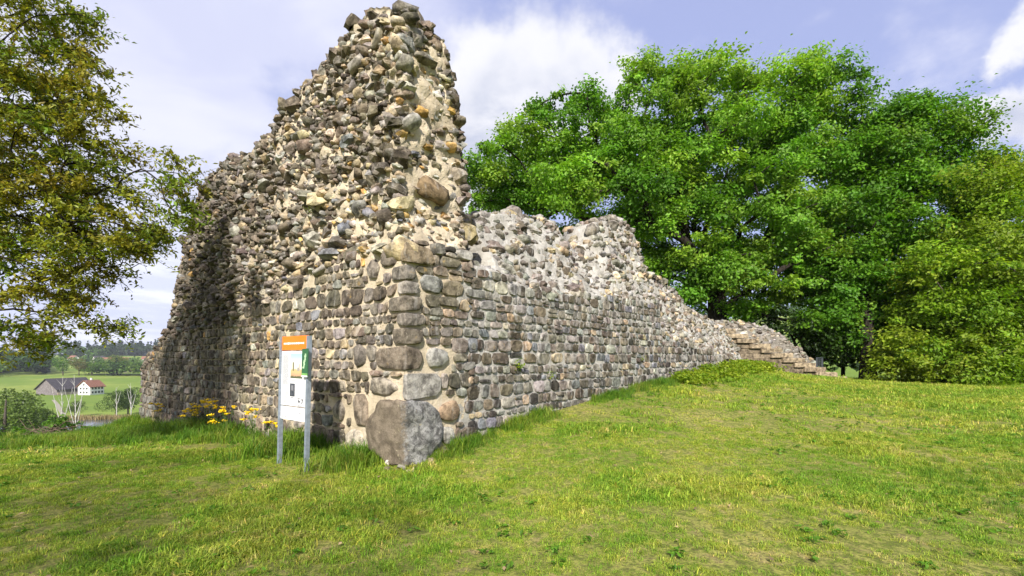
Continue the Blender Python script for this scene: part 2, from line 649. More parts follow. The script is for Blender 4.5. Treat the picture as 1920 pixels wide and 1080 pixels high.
def proto(kind, seed):
    """closed-front stone in a unit box: x along the wall, y out of the wall, z up; 50 triangles"""
    r = np.random.default_rng(seed)
    k = M_RING
    th = np.linspace(0, 2 * np.pi, k, endpoint=False) + r.uniform(-0.13, 0.13, k) + r.uniform(0, 0.6)
    if kind == 'faced':
        nk = int(r.integers(4, 7))                      # number of real corners
        ca = np.sort(np.linspace(0, 2 * np.pi, nk, endpoint=False) + r.uniform(0, .9) + r.uniform(-.32, .32, nk))
        cr = r.uniform(.86, 1.1, nk)
        cp = np.stack([np.cos(ca) * cr, np.sin(ca) * cr], 1)
        if nk == 4:
            cp = np.array([[1, 1], [-1, 1], [-1, -1], [1, -1]], float) * r.uniform(.78, 1.05, (4, 2))
        cp = cp / np.abs(cp).max(0) * .5
        # walk the outline: two points round every corner, the rest along the sides
        per = []
        nk = len(cp)
        for q in range(nk):
            a_, b_, c_ = cp[q - 1], cp[q], cp[(q + 1) % nk]
            f = r.uniform(.10, .26)
            per.append(b_ + (a_ - b_) * f)
            per.append(b_ + (c_ - b_) * f)
        per = np.array(per)
        while len(per) > k:
            per = np.delete(per, int(r.integers(len(per))), 0)
        while len(per) < k:
            d_ = np.linalg.norm(np.roll(per, -1, 0) - per, axis=1)
            q = int(np.argmax(d_))
            per = np.insert(per, q + 1, (per[q] + per[(q + 1) % len(per)]) / 2 * r.uniform(.97, 1.06), 0)
        rad = np.linalg.norm(per, axis=1)
        th = np.arctan2(per[:, 1], per[:, 0])
        ring = [(0.99, -0.5, 0.0), (1.0, 0.20, 0.04), (0.86, 0.44, 0.06)]
        tip = 0.5 + r.uniform(-0.05, 0.05)
    elif seed % 10 < 4:
        import bmesh
        n_ = int(r.integers(13, 18))
        q = r.normal(0, 1, (n_, 3))
        q /= (np.abs(q) ** 3.0).sum(1)[:, None] ** (1 / 3.0)
        q = q * 0.5 * r.uniform(.8, 1.08, (n_, 1))
        bm = bmesh.new()
        for p in q:
            bm.verts.new(p)
        res = bmesh.ops.convex_hull(bm, input=bm.verts[:])
        loose = [v for v in bm.verts if not v.link_faces]
        bmesh.ops.delete(bm, geom=loose, context='VERTS')
        bm.verts.index_update()
        V = np.array([v.co[:] for v in bm.verts])
        T = np.array([[v.index for v in f.verts] for f in bm.faces if len(f.verts) == 3])
        bm.free()
        return V, np.zeros((0, 4), np.int64), T
    else:
        e = r.uniform(1.7, 3.2)
        rad = 0.5 / (np.abs(np.cos(th)) ** e + np.abs(np.sin(th)) ** e) ** (1 / e)
        rad = rad * r.uniform(0.72, 1.15, k)
        ring = [(0.75, -0.5, 0.05), (1.02, -0.02, 0.12), (0.68, 0.36, 0.10)]
        tip = 0.5 + r.uniform(-0.1, 0.08)
    V = []
    sh = r.normal(0, 0.05, 2)
    for s, y, j in ring:
        rr = rad * s * (1 + r.uniform(-j, j, k))
        yy = y + r.uniform(-j, j, k) * 1.3
        V.append(np.stack([rr * np.cos(th) + sh[0] * (y + .5), yy, rr * np.sin(th) + sh[1] * (y + .5)], 1))
    V.append(np.array([[sh[0] + r.normal(0, .04), tip, sh[1] + r.normal(0, .04)]]))
    V = np.concatenate(V)
    a = np.arange(k)
    b = (a + 1) % k
    Q = np.concatenate([np.stack([a + i * k, a + (i + 1) * k, b + (i + 1) * k, b + i * k], 1) for i in range(2)])
    T = np.stack([a + 2 * k, np.full(k, 3 * k), b + 2 * k], 1)
    return V, Q, T


PROTO = {'faced': [proto('faced', 100 + i) for i in range(28)], 'rubble': [proto('rubble', 300 + i) for i in range(28)]}
PMESH = {}


def proto_mesh(kind, i, mat):
    key = (kind, i, mat.name)
    if key not in PMESH:
        V, Q, T = PROTO[kind][i]
        me = mesh_np('stone', V, [Q, T], smooth=(kind == 'faced' or i % 2 == 0))
        me.materials.append(mat)
        PMESH[key] = me
    return PMESH[key]


def clip_poly(P, n, d):
    """keep the part of polygon P with P.n <= d"""
    out = []
    m = len(P)
    v = P @ n - d
    for i in range(m):
        a, b = P[i], P[(i + 1) % m]
        va, vb = v[i], v[(i + 1) % m]
        if va <= 0:
            out.append(a)
        if (va < 0 < vb) or (vb < 0 < va):
            out.append(a + (b - a) * (va / (va - vb)))
    return np.array(out) if len(out) > 2 else None


def course_cells(a0, a1, z0, z1, hr, wfac, gap, rects=(), wob=.022, jit=.016, dbl=.12, big=.2):
    """squared rubble in courses: wavy shared bed joints, slanting cross joints, some stones split in two"""
    cells = []
    z = z0
    ph = rng.uniform(0, 50)

    def bed(a, k):
        return wob * vnoise(np.array([[a * .8 + ph, k * 3.7]]))[0] + .6 * wob * vnoise(np.array([[a * 2.7 + ph, k * 5.1 + 9]]))[0]
    k = 0
    while z < z1:
        h = float(rng.uniform(*hr)) if rng.random() > big else float(rng.uniform(hr[1], hr[1] * 1.3))
        a = a0 - rng.uniform(0, .15)
        tl = rng.normal(0, jit)
        while a < a1:
            wd = float(np.clip(rng.lognormal(math.log(h * wfac), .34), .09, .50))
            tr_ = rng.normal(0, jit * 1.3)
            b0, b1 = a, a + wd
            lo0, lo1 = z + bed(b0, k), z + bed(b1, k)
            hi0, hi1 = z + h + bed(b0, k + 1), z + h + bed(b1, k + 1)
            j = lambda: rng.normal(0, jit)
            quads = []
            if rng.random() < dbl:
                f0, f1 = rng.uniform(.35, .65), rng.uniform(.35, .65)
                m0, m1 = lo0 + (hi0 - lo0) * f0, lo1 + (hi1 - lo1) * f1
                quads = [[(b0 - tl, lo0), (b1 - tr_, lo1), (b1, m1), (b0, m0)], [(b0, m0), (b1, m1), (b1 + tr_, hi1), (b0 + tl, hi0)]]
            else:
                quads = [[(b0 - tl, lo0), (b1 - tr_, lo1), (b1 + tr_, hi1), (b0 + tl, hi0)]]
            for q in quads:
                q = np.array(q)
                P = []
                for e in range(4):
                    p0, p1 = q[e], q[(e + 1) % 4]
                    P.append(p0 + np.array([j(), j()]) * .6)
                    n_ = np.array([p1[1] - p0[1], p0[0] - p1[0]])
                    P.append(p0 + (p1 - p0) * rng.uniform(.35, .65) + n_ * rng.normal(0.03, .05))
                P = np.array(P)
                c = P.mean(0)
                g = gap * rng.uniform(.6, 1.6)
                ext = np.ptp(P, axis=0)
                P = c + (P - c) * np.maximum(1 - g / np.maximum(ext, 1e-3), .3) * rng.uniform(.93, 1.0, 2)
                s_ = c
                for x0, x1, y0, y1 in rects:
                    if P is None: break
                    if P[:, 0].min() > x1 or P[:, 0].max() < x0 or P[:, 1].min() > y1 or P[:, 1].max() < y0: continue
                    opts = [(s_[0] - x1, np.array([-1., 0]), -x1 - g * .6), (x0 - s_[0], np.array([1., 0]), x0 - g * .6), (s_[1] - y1, np.array([0, -1.]), -y1 - g * .6), (y0 - s_[1], np.array([0, 1.]), y0 - g * .6)]
                    b = max(opts, key=lambda o: o[0])
                    P = clip_poly(P, b[1], b[2]) if b[0] > -.06 else None
                    if P is not None and min(np.ptp(P, axis=0)) < .05: P = None
                if P is not None and len(P) > 2: cells.append(P)
            a += wd
            tl = tr_
        z += h
        k += 1
    return cells


def poly_stone(P, out, back=0.07):
    """50-triangle stone with a nearly flat front from an outline; returns centre and local mesh (x along, y out, z up)"""
    r = rng
    c = P.mean(0)
    Q_ = P - c
    # round the corners
    m = len(Q_)
    f = r.uniform(.10, .34, m)
    R_ = []
    for i in range(m):
        a, b, d = Q_[i - 1], Q_[i], Q_[(i + 1) % m]
        R_ += [b + (a - b) * f[i], b + (d - b) * f[i]]
    R_ = np.array(R_)
    seg = np.linalg.norm(np.roll(R_, -1, 0) - R_, axis=1)
    cum = np.concatenate([[0], np.cumsum(seg)])
    tq = (np.arange(M_RING) + r.uniform(-.12, .12, M_RING)) / M_RING * cum[-1] + r.uniform(0, cum[-1] / M_RING)
    tq = np.sort(np.mod(tq, cum[-1]))
    C_ = np.concatenate([R_, R_[:1]])
    O = np.stack([np.interp(tq, cum, C_[:, 0]), np.interp(tq, cum, C_[:, 1])], 1)
    O *= r.uniform(.95, 1.05, (M_RING, 1))
    k = M_RING
    tilt = r.normal(0, .10, 2)
    V = []
    for sc_, y, j in ((1.04, -back, 0), (1.0, out * r.uniform(.35, .7), .12), (r.uniform(.84, .94), out, .22)):
        q = O * sc_
        V.append(np.stack([q[:, 0], y + (q @ tilt) * (y > 0) + out * r.uniform(-j, j, k), q[:, 1]], 1))
    V.append(np.array([[r.normal(0, .12) * np.ptp(O[:, 0]), out * r.uniform(.85, 1.3), r.normal(0, .12) * np.ptp(O[:, 1])]]))
    V = np.concatenate(V)
    a = np.arange(k)
    b = (a + 1) % k
    Qd = np.concatenate([np.stack([a + i * k, a + (i + 1) * k, b + (i + 1) * k, b + i * k], 1) for i in range(2)])
    T = np.stack([a + 2 * k, np.full(k, 3 * k), b + 2 * k], 1)
    return c, (V, Qd, T), np.ptp(O, axis=0)


class Stones:
    """all stones of one wall: position, axes (rows: along, out, up, each scaled to size) and colour"""
    def __init__(self):
        self.kind, self.idx, self.M, self.c, self.col, self.sz, self.poly = [], [], [], [], [], [], []

    def put(self, kind, c, ax, size, col, roll=0.0, tilt=(0, 0)):
        """c centre of the back-front box; ax rows (along,out,up)"""
        A = np.asarray(ax, float)
        if roll:
            cr, sr = math.cos(roll), math.sin(roll)
            A = np.stack([A[0] * cr + A[2] * sr, A[1], A[2] * cr - A[0] * sr])
        if tilt[0] or tilt[1]:
            o = unit(A[1] + A[0] * tilt[0] + A[2] * tilt[1])
            al = unit(A[0] - o * (A[0] @ o))
            A = np.stack([al, o, np.cross(al, o)])
            if A[2] @ np.asarray(ax)[2] < 0:
                A[2] = -A[2]
        self.kind.append(kind)
        self.sz.append(float(size[0]) * float(size[2]))
        self.idx.append(int(rng.integers(28)))
        self.M.append(A * np.asarray(size, float)[:, None])
        self.c.append(np.asarray(c, float))
        self.col.append(np.asarray(col, float))

    def put_poly(self, c, ax, mesh, ext, col):
        self.kind.append('poly')
        self.idx.append(len(self.poly))
        self.poly.append(mesh)
        self.sz.append(float(ext[0] * ext[1]))
        self.M.append(np.asarray(ax, float))
        self.c.append(np.asarray(c, float))
        self.col.append(np.asarray(col, float))

    def shape(self, i):
        return self.poly[self.idx[i]] if self.kind[i] == 'poly' else PROTO[self.kind[i]][self.idx[i]]

    def finish(self, parent, mat_single, mat_mass, n_single=300, mass_name='rubble_stones'):
        M = np.array(self.M)
        c = np.array(self.c)
        col = np.array(self.col)
        d = np.maximum(c[:, 1], 1)
        area = np.array(self.sz) / d ** 2
        gzv = ground(c[:, 0], c[:, 1])
        area[c[:, 2] < gzv + 0.02] *= 0.05
        area[c[:, 1] > 60] = 0
        order = np.argsort(-area)
        single = set(order[:n_single].tolist())
        for i in order[:n_single]:
            if self.kind[i] == 'poly':
                V, Q, T = self.shape(i)
                me = mesh_np('stone', V, [Q, T], np.concatenate([np.ones(len(Q)), np.zeros(len(T))]))
                me.materials.append(mat_single)
            else:
                me = proto_mesh(self.kind[i], self.idx[i], mat_single)
            o = bpy.data.objects.new('stone', me)
            COL.objects.link(o)
            o.parent = parent
            mw = np.eye(4)
            mw[:3, :3] = M[i].T
            mw[:3, 3] = c[i]
            o.matrix_local = Matrix([list(map(float, r)) for r in mw])
            o.color = tuple(float(x) for x in col[i]) + (1.0,)
        Vs, Qs, Ts, tq, tt, sq, st = [], [], [], [], [], [], []
        n = 0
        for i in range(len(c)):
            if i in single:
                continue
            V, Q, T = self.shape(i)
            Vs.append(V @ M[i] + c[i])
            Qs.append(Q + n)
            Ts.append(T + n)
            sm = self.kind[i] in ('faced', 'poly') or self.idx[i] % 2 == 0
            tq.append(np.repeat(col[i][None], len(Q), 0))
            tt.append(np.repeat(col[i][None], len(T), 0))
            sq.append(np.full(len(Q), sm))
            st.append(np.full(len(T), sm and self.kind[i] != 'poly'))
            n += len(V)
        if Vs:
            me = mesh_np(mass_name, np.concatenate(Vs), [np.concatenate(Qs), np.concatenate(Ts)], np.concatenate(sq + st), np.concatenate(tq + tt))
            o = add(mass_name, me, mat_mass, parent)
            tag(o, kind='stuff')


def v3(p2, z):
    return np.array([p2[0], p2[1], z], float)


Z3 = np.array([0, 0, 1.0])
L3, R3 = v3(L2, 0), v3(R2, 0)
NL, NR = -R3, -L3             # outward normals of the left and the right face


def hit_plane(px, py, p0, n):
    d = ray(px, py)
    k = ((np.asarray(p0) - EYE) @ n) / (d @ n)
    return EYE + d * k


ms_left = stone_mat("field_stone", True, 0.22, 0.35)
mm_left = stone_mat("field_stone_mass", False, 0.22, 0.35)
ms_right = stone_mat("limewashed_stone", True, 0.42, 0.22)
mm_right = stone_mat("limewashed_stone_mass", False, 0.42, 0.22)
mo_left = mortar_mat("cream_mortar", (0.64, 0.54, 0.39), (0.43, 0.36, 0.255), dirt_shade_x=(-4.5, -8.5), streak=0.3)
mo_right = mortar_mat("grey_mortar", (0.46, 0.435, 0.385), (0.30, 0.28, 0.245), streak=0.45)

# ------------------------------------------------------------------ the tall wall
LEN = 14.3
SIL = [(708, -6), (650, 58), (612, 108), (575, 150), (540, 190), (500, 250), (468, 282), (450, 303), (444, 290), (424, 290), (414, 312), (388, 328), (372, 365),
       (356, 420), (346, 480), (336, 545), (328, 605), (312, 640), (286, 668), (274, 684)]
DL_TOP = 0.22
pl = v3(C0, 0) + R3 * DL_TOP
us, zs = [0.0], [7.02]
for px, py in SIL:
    h = hit_plane(px, py, pl, NL)
    us.append(float((h - v3(C0, 0)) @ L3))
    zs.append(float(h[2]))
us, zs = np.array(us), np.array(zs)
o_ = np.argsort(us)
us, zs = us[o_], zs[o_]


def top_left(u):
    return np.interp(u, us, zs) - 0.05


zf_u = np.array([-0.5, 0.0, 1.3, 2.6, 4.2, 6.8, 9.0, 11.5, 13.0, 14.5])
zf_z = np.array([3.25, 3.25, 3.35, 3.2, 2.85, 2.5, 2.35, 2.3, 1.5, 1.2])


def facetop_left(u):
    return np.interp(u, zf_u, zf_z)


def dl(u, z):
    """how far the left face has weathered back at height z"""
    a = np.asarray(z, float) - facetop_left(u)
    return 0.10 * smoothstep(-0.1, 0.35, a) + 0.05 * np.clip(a, 0, 4) / 1.6


def dp(z):
    """how far the broken pier end stands back from the faced corner"""
    return np.interp(z, [0, 3.2, 3.6, 4.2, 5.0, 6.2, 7.0], [0, 0.02, 0.22, 0.42, 0.42, 0.36, 0.34])


def pier_w(z):
    return np.interp(z, [0, 3.2, 3.8, 4.6, 5.4, 6.3, 7.0], [1.30, 1.32, 1.40, 1.62, 1.52, 1.24, 1.02])


def P_left(u, z):
    """point on the weathered left face, u metres from the corner"""
    u = np.asarray(u, float)
    z = np.asarray(z, float)
    a = dp(z) * np.clip(1 - u / 3.0, 0, 1) + u
    xy = C0 + L2 * a[..., None] + R2 * dl(u, z)[..., None]
    return np.concatenate([xy, z[..., None]], -1)


def P_pier(s, z):
    """pier end, s in 0..1 from the corner to its right edge"""
    s = np.asarray(s, float)
    z = np.asarray(z, float)
    r0 = dl(np.zeros_like(z), z)
    xy = C0 + L2 * dp(z)[..., None] + R2 * (r0 + (pier_w(z) - r0) * s)[..., None]
    return np.concatenate([xy, z[..., None]], -1)


def ztop_pier(s):
    return 6.98 - 0.12 * np.asarray(s) ** 2


tall = empty('ruined_wall', (0, 0, 0), 0, 'tall ruined tower wall of rough fieldstone, stepping up to a jagged pier at the corner behind the information board', 'wall')

# mortar core: closed shell over four faces (left end, left face, pier end, inner face) and the broken top
NV = 120
cols = []


def zcol(base, top):
    return np.linspace(base, top, NV)


u_list = np.linspace(LEN, 0, 210)
zb = -0.9
r_in = 1.25
for rr in np.linspace(r_in, 0.3, 8):                       # left end of the wall
    z = zcol(zb, top_left(LEN))
    xy = C0 + L2 * (LEN - 0.12 * np.clip(z, 0, 3))[..., None] + R2 * rr
    cols.append(np.concatenate([xy, z[:, None]], 1))
for u in u_list:
    z = zcol(zb, float(top_left(u)))
    cols.append(P_left(np.full(NV, u), z))
for s in np.linspace(0.03, 1, 26):
    z = zcol(zb, float(ztop_pier(s)))
    cols.append(P_pier(np.full(NV, s), z))
for u in np.linspace(0.1, LEN, 90):                        # inner face
    tp = float(top_left(u))
    z = zcol(zb, tp)
    xy = C0 + L2 * (dp(z) * max(0, 1 - u / 3) + u)[..., None] + R2 * np.maximum(pier_w(z) - 0.1 * min(u, 2) * np.clip((z - 3) / 2, 0, 1), 0.5)[..., None]
    cols.append(np.concatenate([xy, z[:, None]], 1))
S = np.array(cols)                                         # (columns, NV, 3)
nrm = np.cross(np.gradient(S, axis=0), np.gradient(S, axis=1))
nrm /= np.linalg.norm(nrm, axis=2)[..., None] + 1e-9
cen = S.mean(axis=(0, 1))
uu = (S[..., :2] - C0) @ L2
rough = smoothstep(-0.15, 0.3, S[..., 2] - facetop_left(uu))
disp = fbm(S, 16, 2, 2) * (0.012 + 0.05 * rough) + fbm(S, 3.5, 3, 4) * (0.010 + 0.09 * rough) - 0.012
sgn = -1.0 if (nrm[60, 40] @ NL) < 0 else 1.0
S = S + nrm * sgn * disp[..., None]
Vt = S.reshape(-1, 3)
n0 = len(cols)
fq = [grid_faces(n0, NV)]
# broken top: join the front edge with the inner edge by nearest column
nL0, nL1 = 8, 8 + len(u_list)
nP1 = nL1 + 26
front = [i * NV + NV - 1 for i in range(nL0, nL1)]
inner = [(nP1 + int(round((u - 0.1) / (LEN - 0.1) * 89))) * NV + NV - 1 if u > 0.1 else nP1 * NV + NV - 1 for u in u_list]
capq = [[front[i], inner[i], inner[i + 1], front[i + 1]] for i in range(len(front) - 1) if inner[i] != inner[i + 1]]
capt = [[front[i], inner[i], front[i + 1]] for i in range(len(front) - 1) if inner[i] == inner[i + 1]]
pt = [i * NV + NV - 1 for i in range(nL1 - 1, nP1 + 1)]
capt += [[pt[0], pt[i], pt[i + 1]] for i in range(1, len(pt) - 1)]
add('mortar_core', mesh_np('mortar_core', Vt, fq + [np.array(capq), np.array(capt)], True), mo_left, tall)

ST = Stones()
AXL = np.array([L3, NL, Z3])
AXR = np.array([R3, NR, Z3])
taken_l, taken_r = [], []          # rectangles of the laid-out corner stones (u0,u1,z0,z1)


def corner_stone(ul, rr, z0, z1, col, jit=0.03, n=7, name='stone', e=4.5, out=0.035, label=None):
    """a stone that wraps the corner: rounded box spanning ul along the left and rr along the right face"""
    N = n
    lin = np.sin(np.linspace(-1, 1, N) * math.pi / 2)
    V, Q, off = [], [], 0
    for axis in range(3):
        for sg in (-1, 1):
            a, b = np.meshgrid(lin, lin, indexing='ij')
            Pq = np.zeros((N, N, 3))
            Pq[..., axis] = sg
            Pq[..., (axis + 1) % 3] = a
            Pq[..., (axis + 2) % 3] = b
            V.append(Pq.reshape(-1, 3))
            f = grid_faces(N, N, off)
            Q.append(f if sg > 0 else f[:, ::-1])
            off += N * N
    V = np.concatenate(V)
    mx_ = np.maximum(np.abs(V[:, :2]).max(1), 1e-6)
    pn_ = np.maximum((np.abs(V[:, :2]) ** 11).sum(1) ** (1 / 11), 1e-6)
    V[:, :2] *= (mx_ / pn_)[:, None]
    sc_z = np.maximum(1 - np.abs(V[:, 2]) ** e, 0) ** (1 / e)      # the outline narrows upwards and downwards but keeps the corner edge
    V[:, :2] = -1 + (V[:, :2] + 1) * sc_z[:, None] + .10 * (1 - sc_z)[:, None]
    sd = int(rng.integers(1000))
    V = V * (1 + jit * fbm(V, 1.3, 2, sd) * 2.2 + jit * 0.9 * fbm(V, 3.4, 3, sd + 3))[:, None]
    sz = np.array([ul + out, rr + out, z1 - z0]) / 2
    c = v3(C0, (z0 + z1) / 2) + L3 * (ul - out) / 2 + R3 * (rr - out) / 2
    W = c + (V[:, :1] * sz[0]) * L3 + (V[:, 1:2] * sz[1]) * R3 + (V[:, 2:] * sz[2]) * Z3
    me = mesh_np(name, W, [np.concatenate(Q)], True)
    o = add(name, me, ms_left, tall)
    o.color = tuple(col) + (1,)
    if label: o['label'] = label
    taken_l.append((-0.2, ul, z0, z1))
    taken_r.append((-0.2, rr, z0, z1))
    return o


corner_stone(0.98, 0.66, 0.02, 1.0, (.20, .165, .125), 0.085, 30, 'corner_boulder', 2.5, 0.10, 'big round brown boulder at the foot of the corner')
m_boulder, t = new_mat("two_toned_boulder")
g = t.n('ShaderNodeNewGeometry')
P = g.outputs['Position']
dt = t.n('ShaderNodeVectorMath', operation='DOT_PRODUCT')
t.l(P, dt.inputs[0])
dt.inputs[1].default_value = tuple(R3 - L3)
k0 = float(v3(C0, 0) @ (R3 - L3))
nb = t.noise(P, 6.0, 4.0, .65)
ng_ = t.noise(P, 55.0, 4.0, .7)
side = t.remap(t.math('ADD', dt.outputs['Value'], t.math('MULTIPLY', t.noise(P, 16.0, 4.0, .7), .5)), k0 + .13, k0 + .33)
cb = t.mix(t.remap(nb, .3, .7), (.14, .112, .082), (.30, .245, .18))
cg = t.mix(t.remap(t.noise(P, 9.0, 5.0, .7, .5), .38, .62), (.105, .102, .098), (.38, .37, .35))
c = t.mix(side, cb, cg)
c = t.mix(t.remap(ng_, .52, .66, 0, .6), c, (.06, .05, .04))
c = t.mix(t.remap(t.noise(P, 11.0, 3.0, .6), .66, .71, 0, .8), c, (.45, .39, .26))
finish(t, c, .95, t.math('ADD', ng_, t.math('MULTIPLY', nb, .8)), .03, .15, 1.0)
for o in tall.children:
    if o.name.startswith('corner_boulder'):
        o.data.materials.clear()
        o.data.materials.append(m_boulder)
corner_stone(0.06, 0.66, 1.03, 1.42, (.26, .25, .235), 0.03)
corner_stone(0.74, 0.30, 1.46, 1.80, (.15, .125, .10), 0.05)
corner_stone(0.30, 0.28, 1.84, 2.08, (.15, .13, .105), 0.05)
corner_stone(0.20, 0.34, 2.11, 2.30, (.19, .17, .15), 0.05)
corner_stone(0.42, 0.28, 2.33, 2.55, (.16, .14, .115), 0.05)
corner_stone(0.18, 0.22, 2.58, 2.76, (.24, .22, .20), 0.05)
corner_stone(0.34, 0.16, 2.79, 3.00, (.17, .155, .135), 0.05)
corner_stone(0.14, 0.50, 3.04, 3.32, (.20, .16, .11), 0.06)


def face_stone(face, p0, p1, z0, z1, col, out=0.06, depth=0.16, roll=0.0):
    """a single laid stone on a face, extents in metres from the corner"""
    c2 = (p0 + p1) / 2
    zc = (z0 + z1) / 2
    ax = AXL if face == 'l' else AXR
    base = P_left(np.array(c2), np.array(zc)) if face == 'l' else v3(C0, zc) + R3 * c2
    ST.put('faced', base + ax[1] * (out - depth / 2), ax, (p1 - p0, depth, z1 - z0), col, roll)
    (taken_l if face == 'l' else taken_r).append((p0 - 0.02, p1 + 0.02, z0, z1))


face_stone('l', 0.12, 0.92, 1.04, 1.34, (.24, .215, .18))
face_stone('l', 0.98, 1.42, 0.50, 1.06, (.20, .165, .13))
face_stone('l', 1.0, 1.60, 0.0, 0.48, (.33, .30, .25))
face_stone('l', 1.62, 1.98, 0.55, 0.95, (.22, .20, .17))
face_stone('l', 0.22, 0.60, 3.02, 3.30, (.15, .13, .11))
face_stone('l', 0.62, 0.95, 2.85, 3.22, (.17, .15, .13))
face_stone('l', 1.0, 1.35, 1.45, 1.85, (.16, .145, .13))
face_stone('r', 0.34, 0.86, 1.47, 1.82, (.27, .265, .25))
face_stone('r', 0.64, 1.15, 0.62, 0.98, (.26, .19, .13))
face_stone('r', 0.62, 0.95, 0.25, 0.60, (.30, .29, .26))


def blocked(lst, a0, a1, z0, z1, m=0.03):
    for b0, b1, y0, y1 in lst:
        if a0 < b1 - m and a1 > b0 + m and z0 < y1 - m and z1 > y0 + m:
            return True
    return False


W_LEFT = {'dark': 3.4, 'brown': 4.0, 'mid': 2.6, 'grey': 1.0, 'light': .35, 'tan': .45, 'blue': .25, 'plum': .7, 'ochre': .05}
W_LRUB = {'dark': 3.4, 'brown': 4.0, 'mid': 2.4, 'grey': .9, 'light': .4, 'tan': .8, 'ochre': .07, 'plum': .6}
W_PIER = {'brown': 1.1, 'mid': 2.0, 'grey': 1.1, 'light': 1.9, 'tan': 3.2, 'ochre': .75, 'pale': 2.4, 'dark': .35, 'blue': .3}
W_RIGHT = {'black': 1.0, 'dark': 3.0, 'brown': 1.4, 'mid': 3.0, 'grey': 3.4, 'light': 1.0, 'tan': .35, 'blue': 1.0, 'plum': .3, 'pale': .08}
W_RRUB = {'brown': 2.4, 'mid': 3.8, 'grey': 2.6, 'light': .9, 'tan': 1.3, 'dark': 1.2, 'pale': .15, 'plum': .35}

# faced courses of the left face: rows of seeds, loosened, some doubled or skipped
for P_ in course_cells(-.05, LEN, -.75, 3.75, (.145, .235), 1.12, .034, taken_l, .035, .020, .14):
    u_, z_ = P_.mean(0)
    if z_ > facetop_left(u_) + .15 * vnoise(np.array([[u_ * 1.1, 3.0]]))[0] or P_[:, 1].max() > top_left(u_) or P_[:, 0].min() < -.02: continue
    ext = np.ptp(P_, axis=0)
    if min(ext) < .05: continue
    c_, mesh_, ext = poly_stone(P_, rng.uniform(.012, .036))
    u_, z_ = max(c_[0], 0.0), c_[1]
    dirt_shade = smoothstep(4.5, 9, u_)  # far-end stain and tree shade both put into the stone colour
    col = pick(W_LEFT, 1)[0] * (1 - 0.30 * dirt_shade)
    ST.put_poly(P_left(np.array(u_), np.array(z_)), AXL, mesh_, ext, col)

# the tall wall's own stretch of the right face
for P_ in course_cells(0, 1.5, -.5, 3.6, (.14, .21), 1.3, .030, taken_r):
    if P_[:, 0].min() < .0 or P_[:, 0].max() > 1.5 or P_[:, 1].max() > 3.5 or min(np.ptp(P_, axis=0)) < .05: continue
    c_, mesh_, ext = poly_stone(P_, rng.uniform(.012, .036))
    ST.put_poly(v3(C0, c_[1]) + R3 * c_[0], AXR, mesh_, ext, pick(W_RIGHT if rng.random() < .5 else W_LEFT, 1)[0])

# rubble of the left face, pier end, top edge
sp_u, sp_z = 0.112, 0.098
for zi in np.arange(0.9, 7.2, sp_z):
    for ui in np.arange(-0.05, LEN, sp_u):
        u = ui + rng.uniform(-.09, .09)
        zz = zi + rng.uniform(-.08, .08)
        u = max(u, 0.0)
        if zz < facetop_left(u) - 0.02 or zz > top_left(u) + 0.02 or rng.random() < 0.06 + .20 * smoothstep(6, 2, u) * smoothstep(2.2, .6, zz - facetop_left(u)):
            continue
        edge = zz > top_left(u) - 0.16
        s = float(np.clip(rng.lognormal(math.log(0.140), 0.42), 0.07, 0.38))
        asp = rng.uniform(.55, 1.0)
        near = smoothstep(6.5, 1.5, u)
        lo = smoothstep(1.8, 0.3, zz - facetop_left(u))
        mixp = rng.random() < near * lo * 0.75
        col = pick(W_PIER if mixp else W_LRUB, 1)[0]
        if rng.random() < 0.25 * near: col = pick(W_PIER, 1)[0]
        dirt_shade = smoothstep(4.0, 9, u)  # darker far end: stain together with painted tree shade
        col = col * (.98 - 0.30 * dirt_shade)
        dep = s * rng.uniform(.9, 1.5)
        prot = (-.10 + .62 * rng.random() ** 1.4) * dep + (0.02 if not edge else 0.0)
        p = P_left(np.array(u), np.array(min(zz, float(top_left(u)) + .02))) + NL * (prot - dep / 2 + 0.02)
        tl = (rng.normal(0, .30), rng.normal(-0.02, .30))
        ST.put('rubble', p, AXL, (s * rng.uniform(1.0, 1.65), dep, s * asp), col, rng.normal(0, .30), tl)
# ragged top and left edge
for u in np.arange(0, LEN, 0.09):
    for k in range(2):
        s = float(np.clip(rng.lognormal(math.log(0.155), 0.32), 0.08, 0.30))
        uq = u + rng.uniform(-.05, .05)
        zq = float(top_left(uq)) + rng.uniform(-.08, .05)
        r_ = rng.uniform(0, .55)
        p = v3(C0, zq) + L3 * (uq + float(dp(zq)) * max(0, 1 - uq / 3)) + R3 * (float(dl(uq, zq)) + r_)
        ST.put('rubble', p + Z3 * s * .1, np.array([L3, Z3, -NL]), (s * 1.2, s * .9, s), pick(W_LRUB, 1)[0] * (1 - .3 * smoothstep(4, 9, uq)), rng.uniform(0, 6), (rng.normal(0, .3), rng.normal(0, .3)))  # tint carries the same far-end stain and tree shade
for zz in np.arange(-0.6, 1.6, 0.2):                       # left end of the wall
    for rr in np.arange(0.05, 1.2, 0.24):
        p = v3(C0, zz) + L3 * (LEN - 0.12 * max(zz, 0)) + R3 * (rr + .1)
        ST.put('faced', p + L3 * -.04, np.array([R3, L3, Z3]), (.22, .2, .18), pick(W_LEFT, 1)[0] * .7, rng.normal(0, .1))
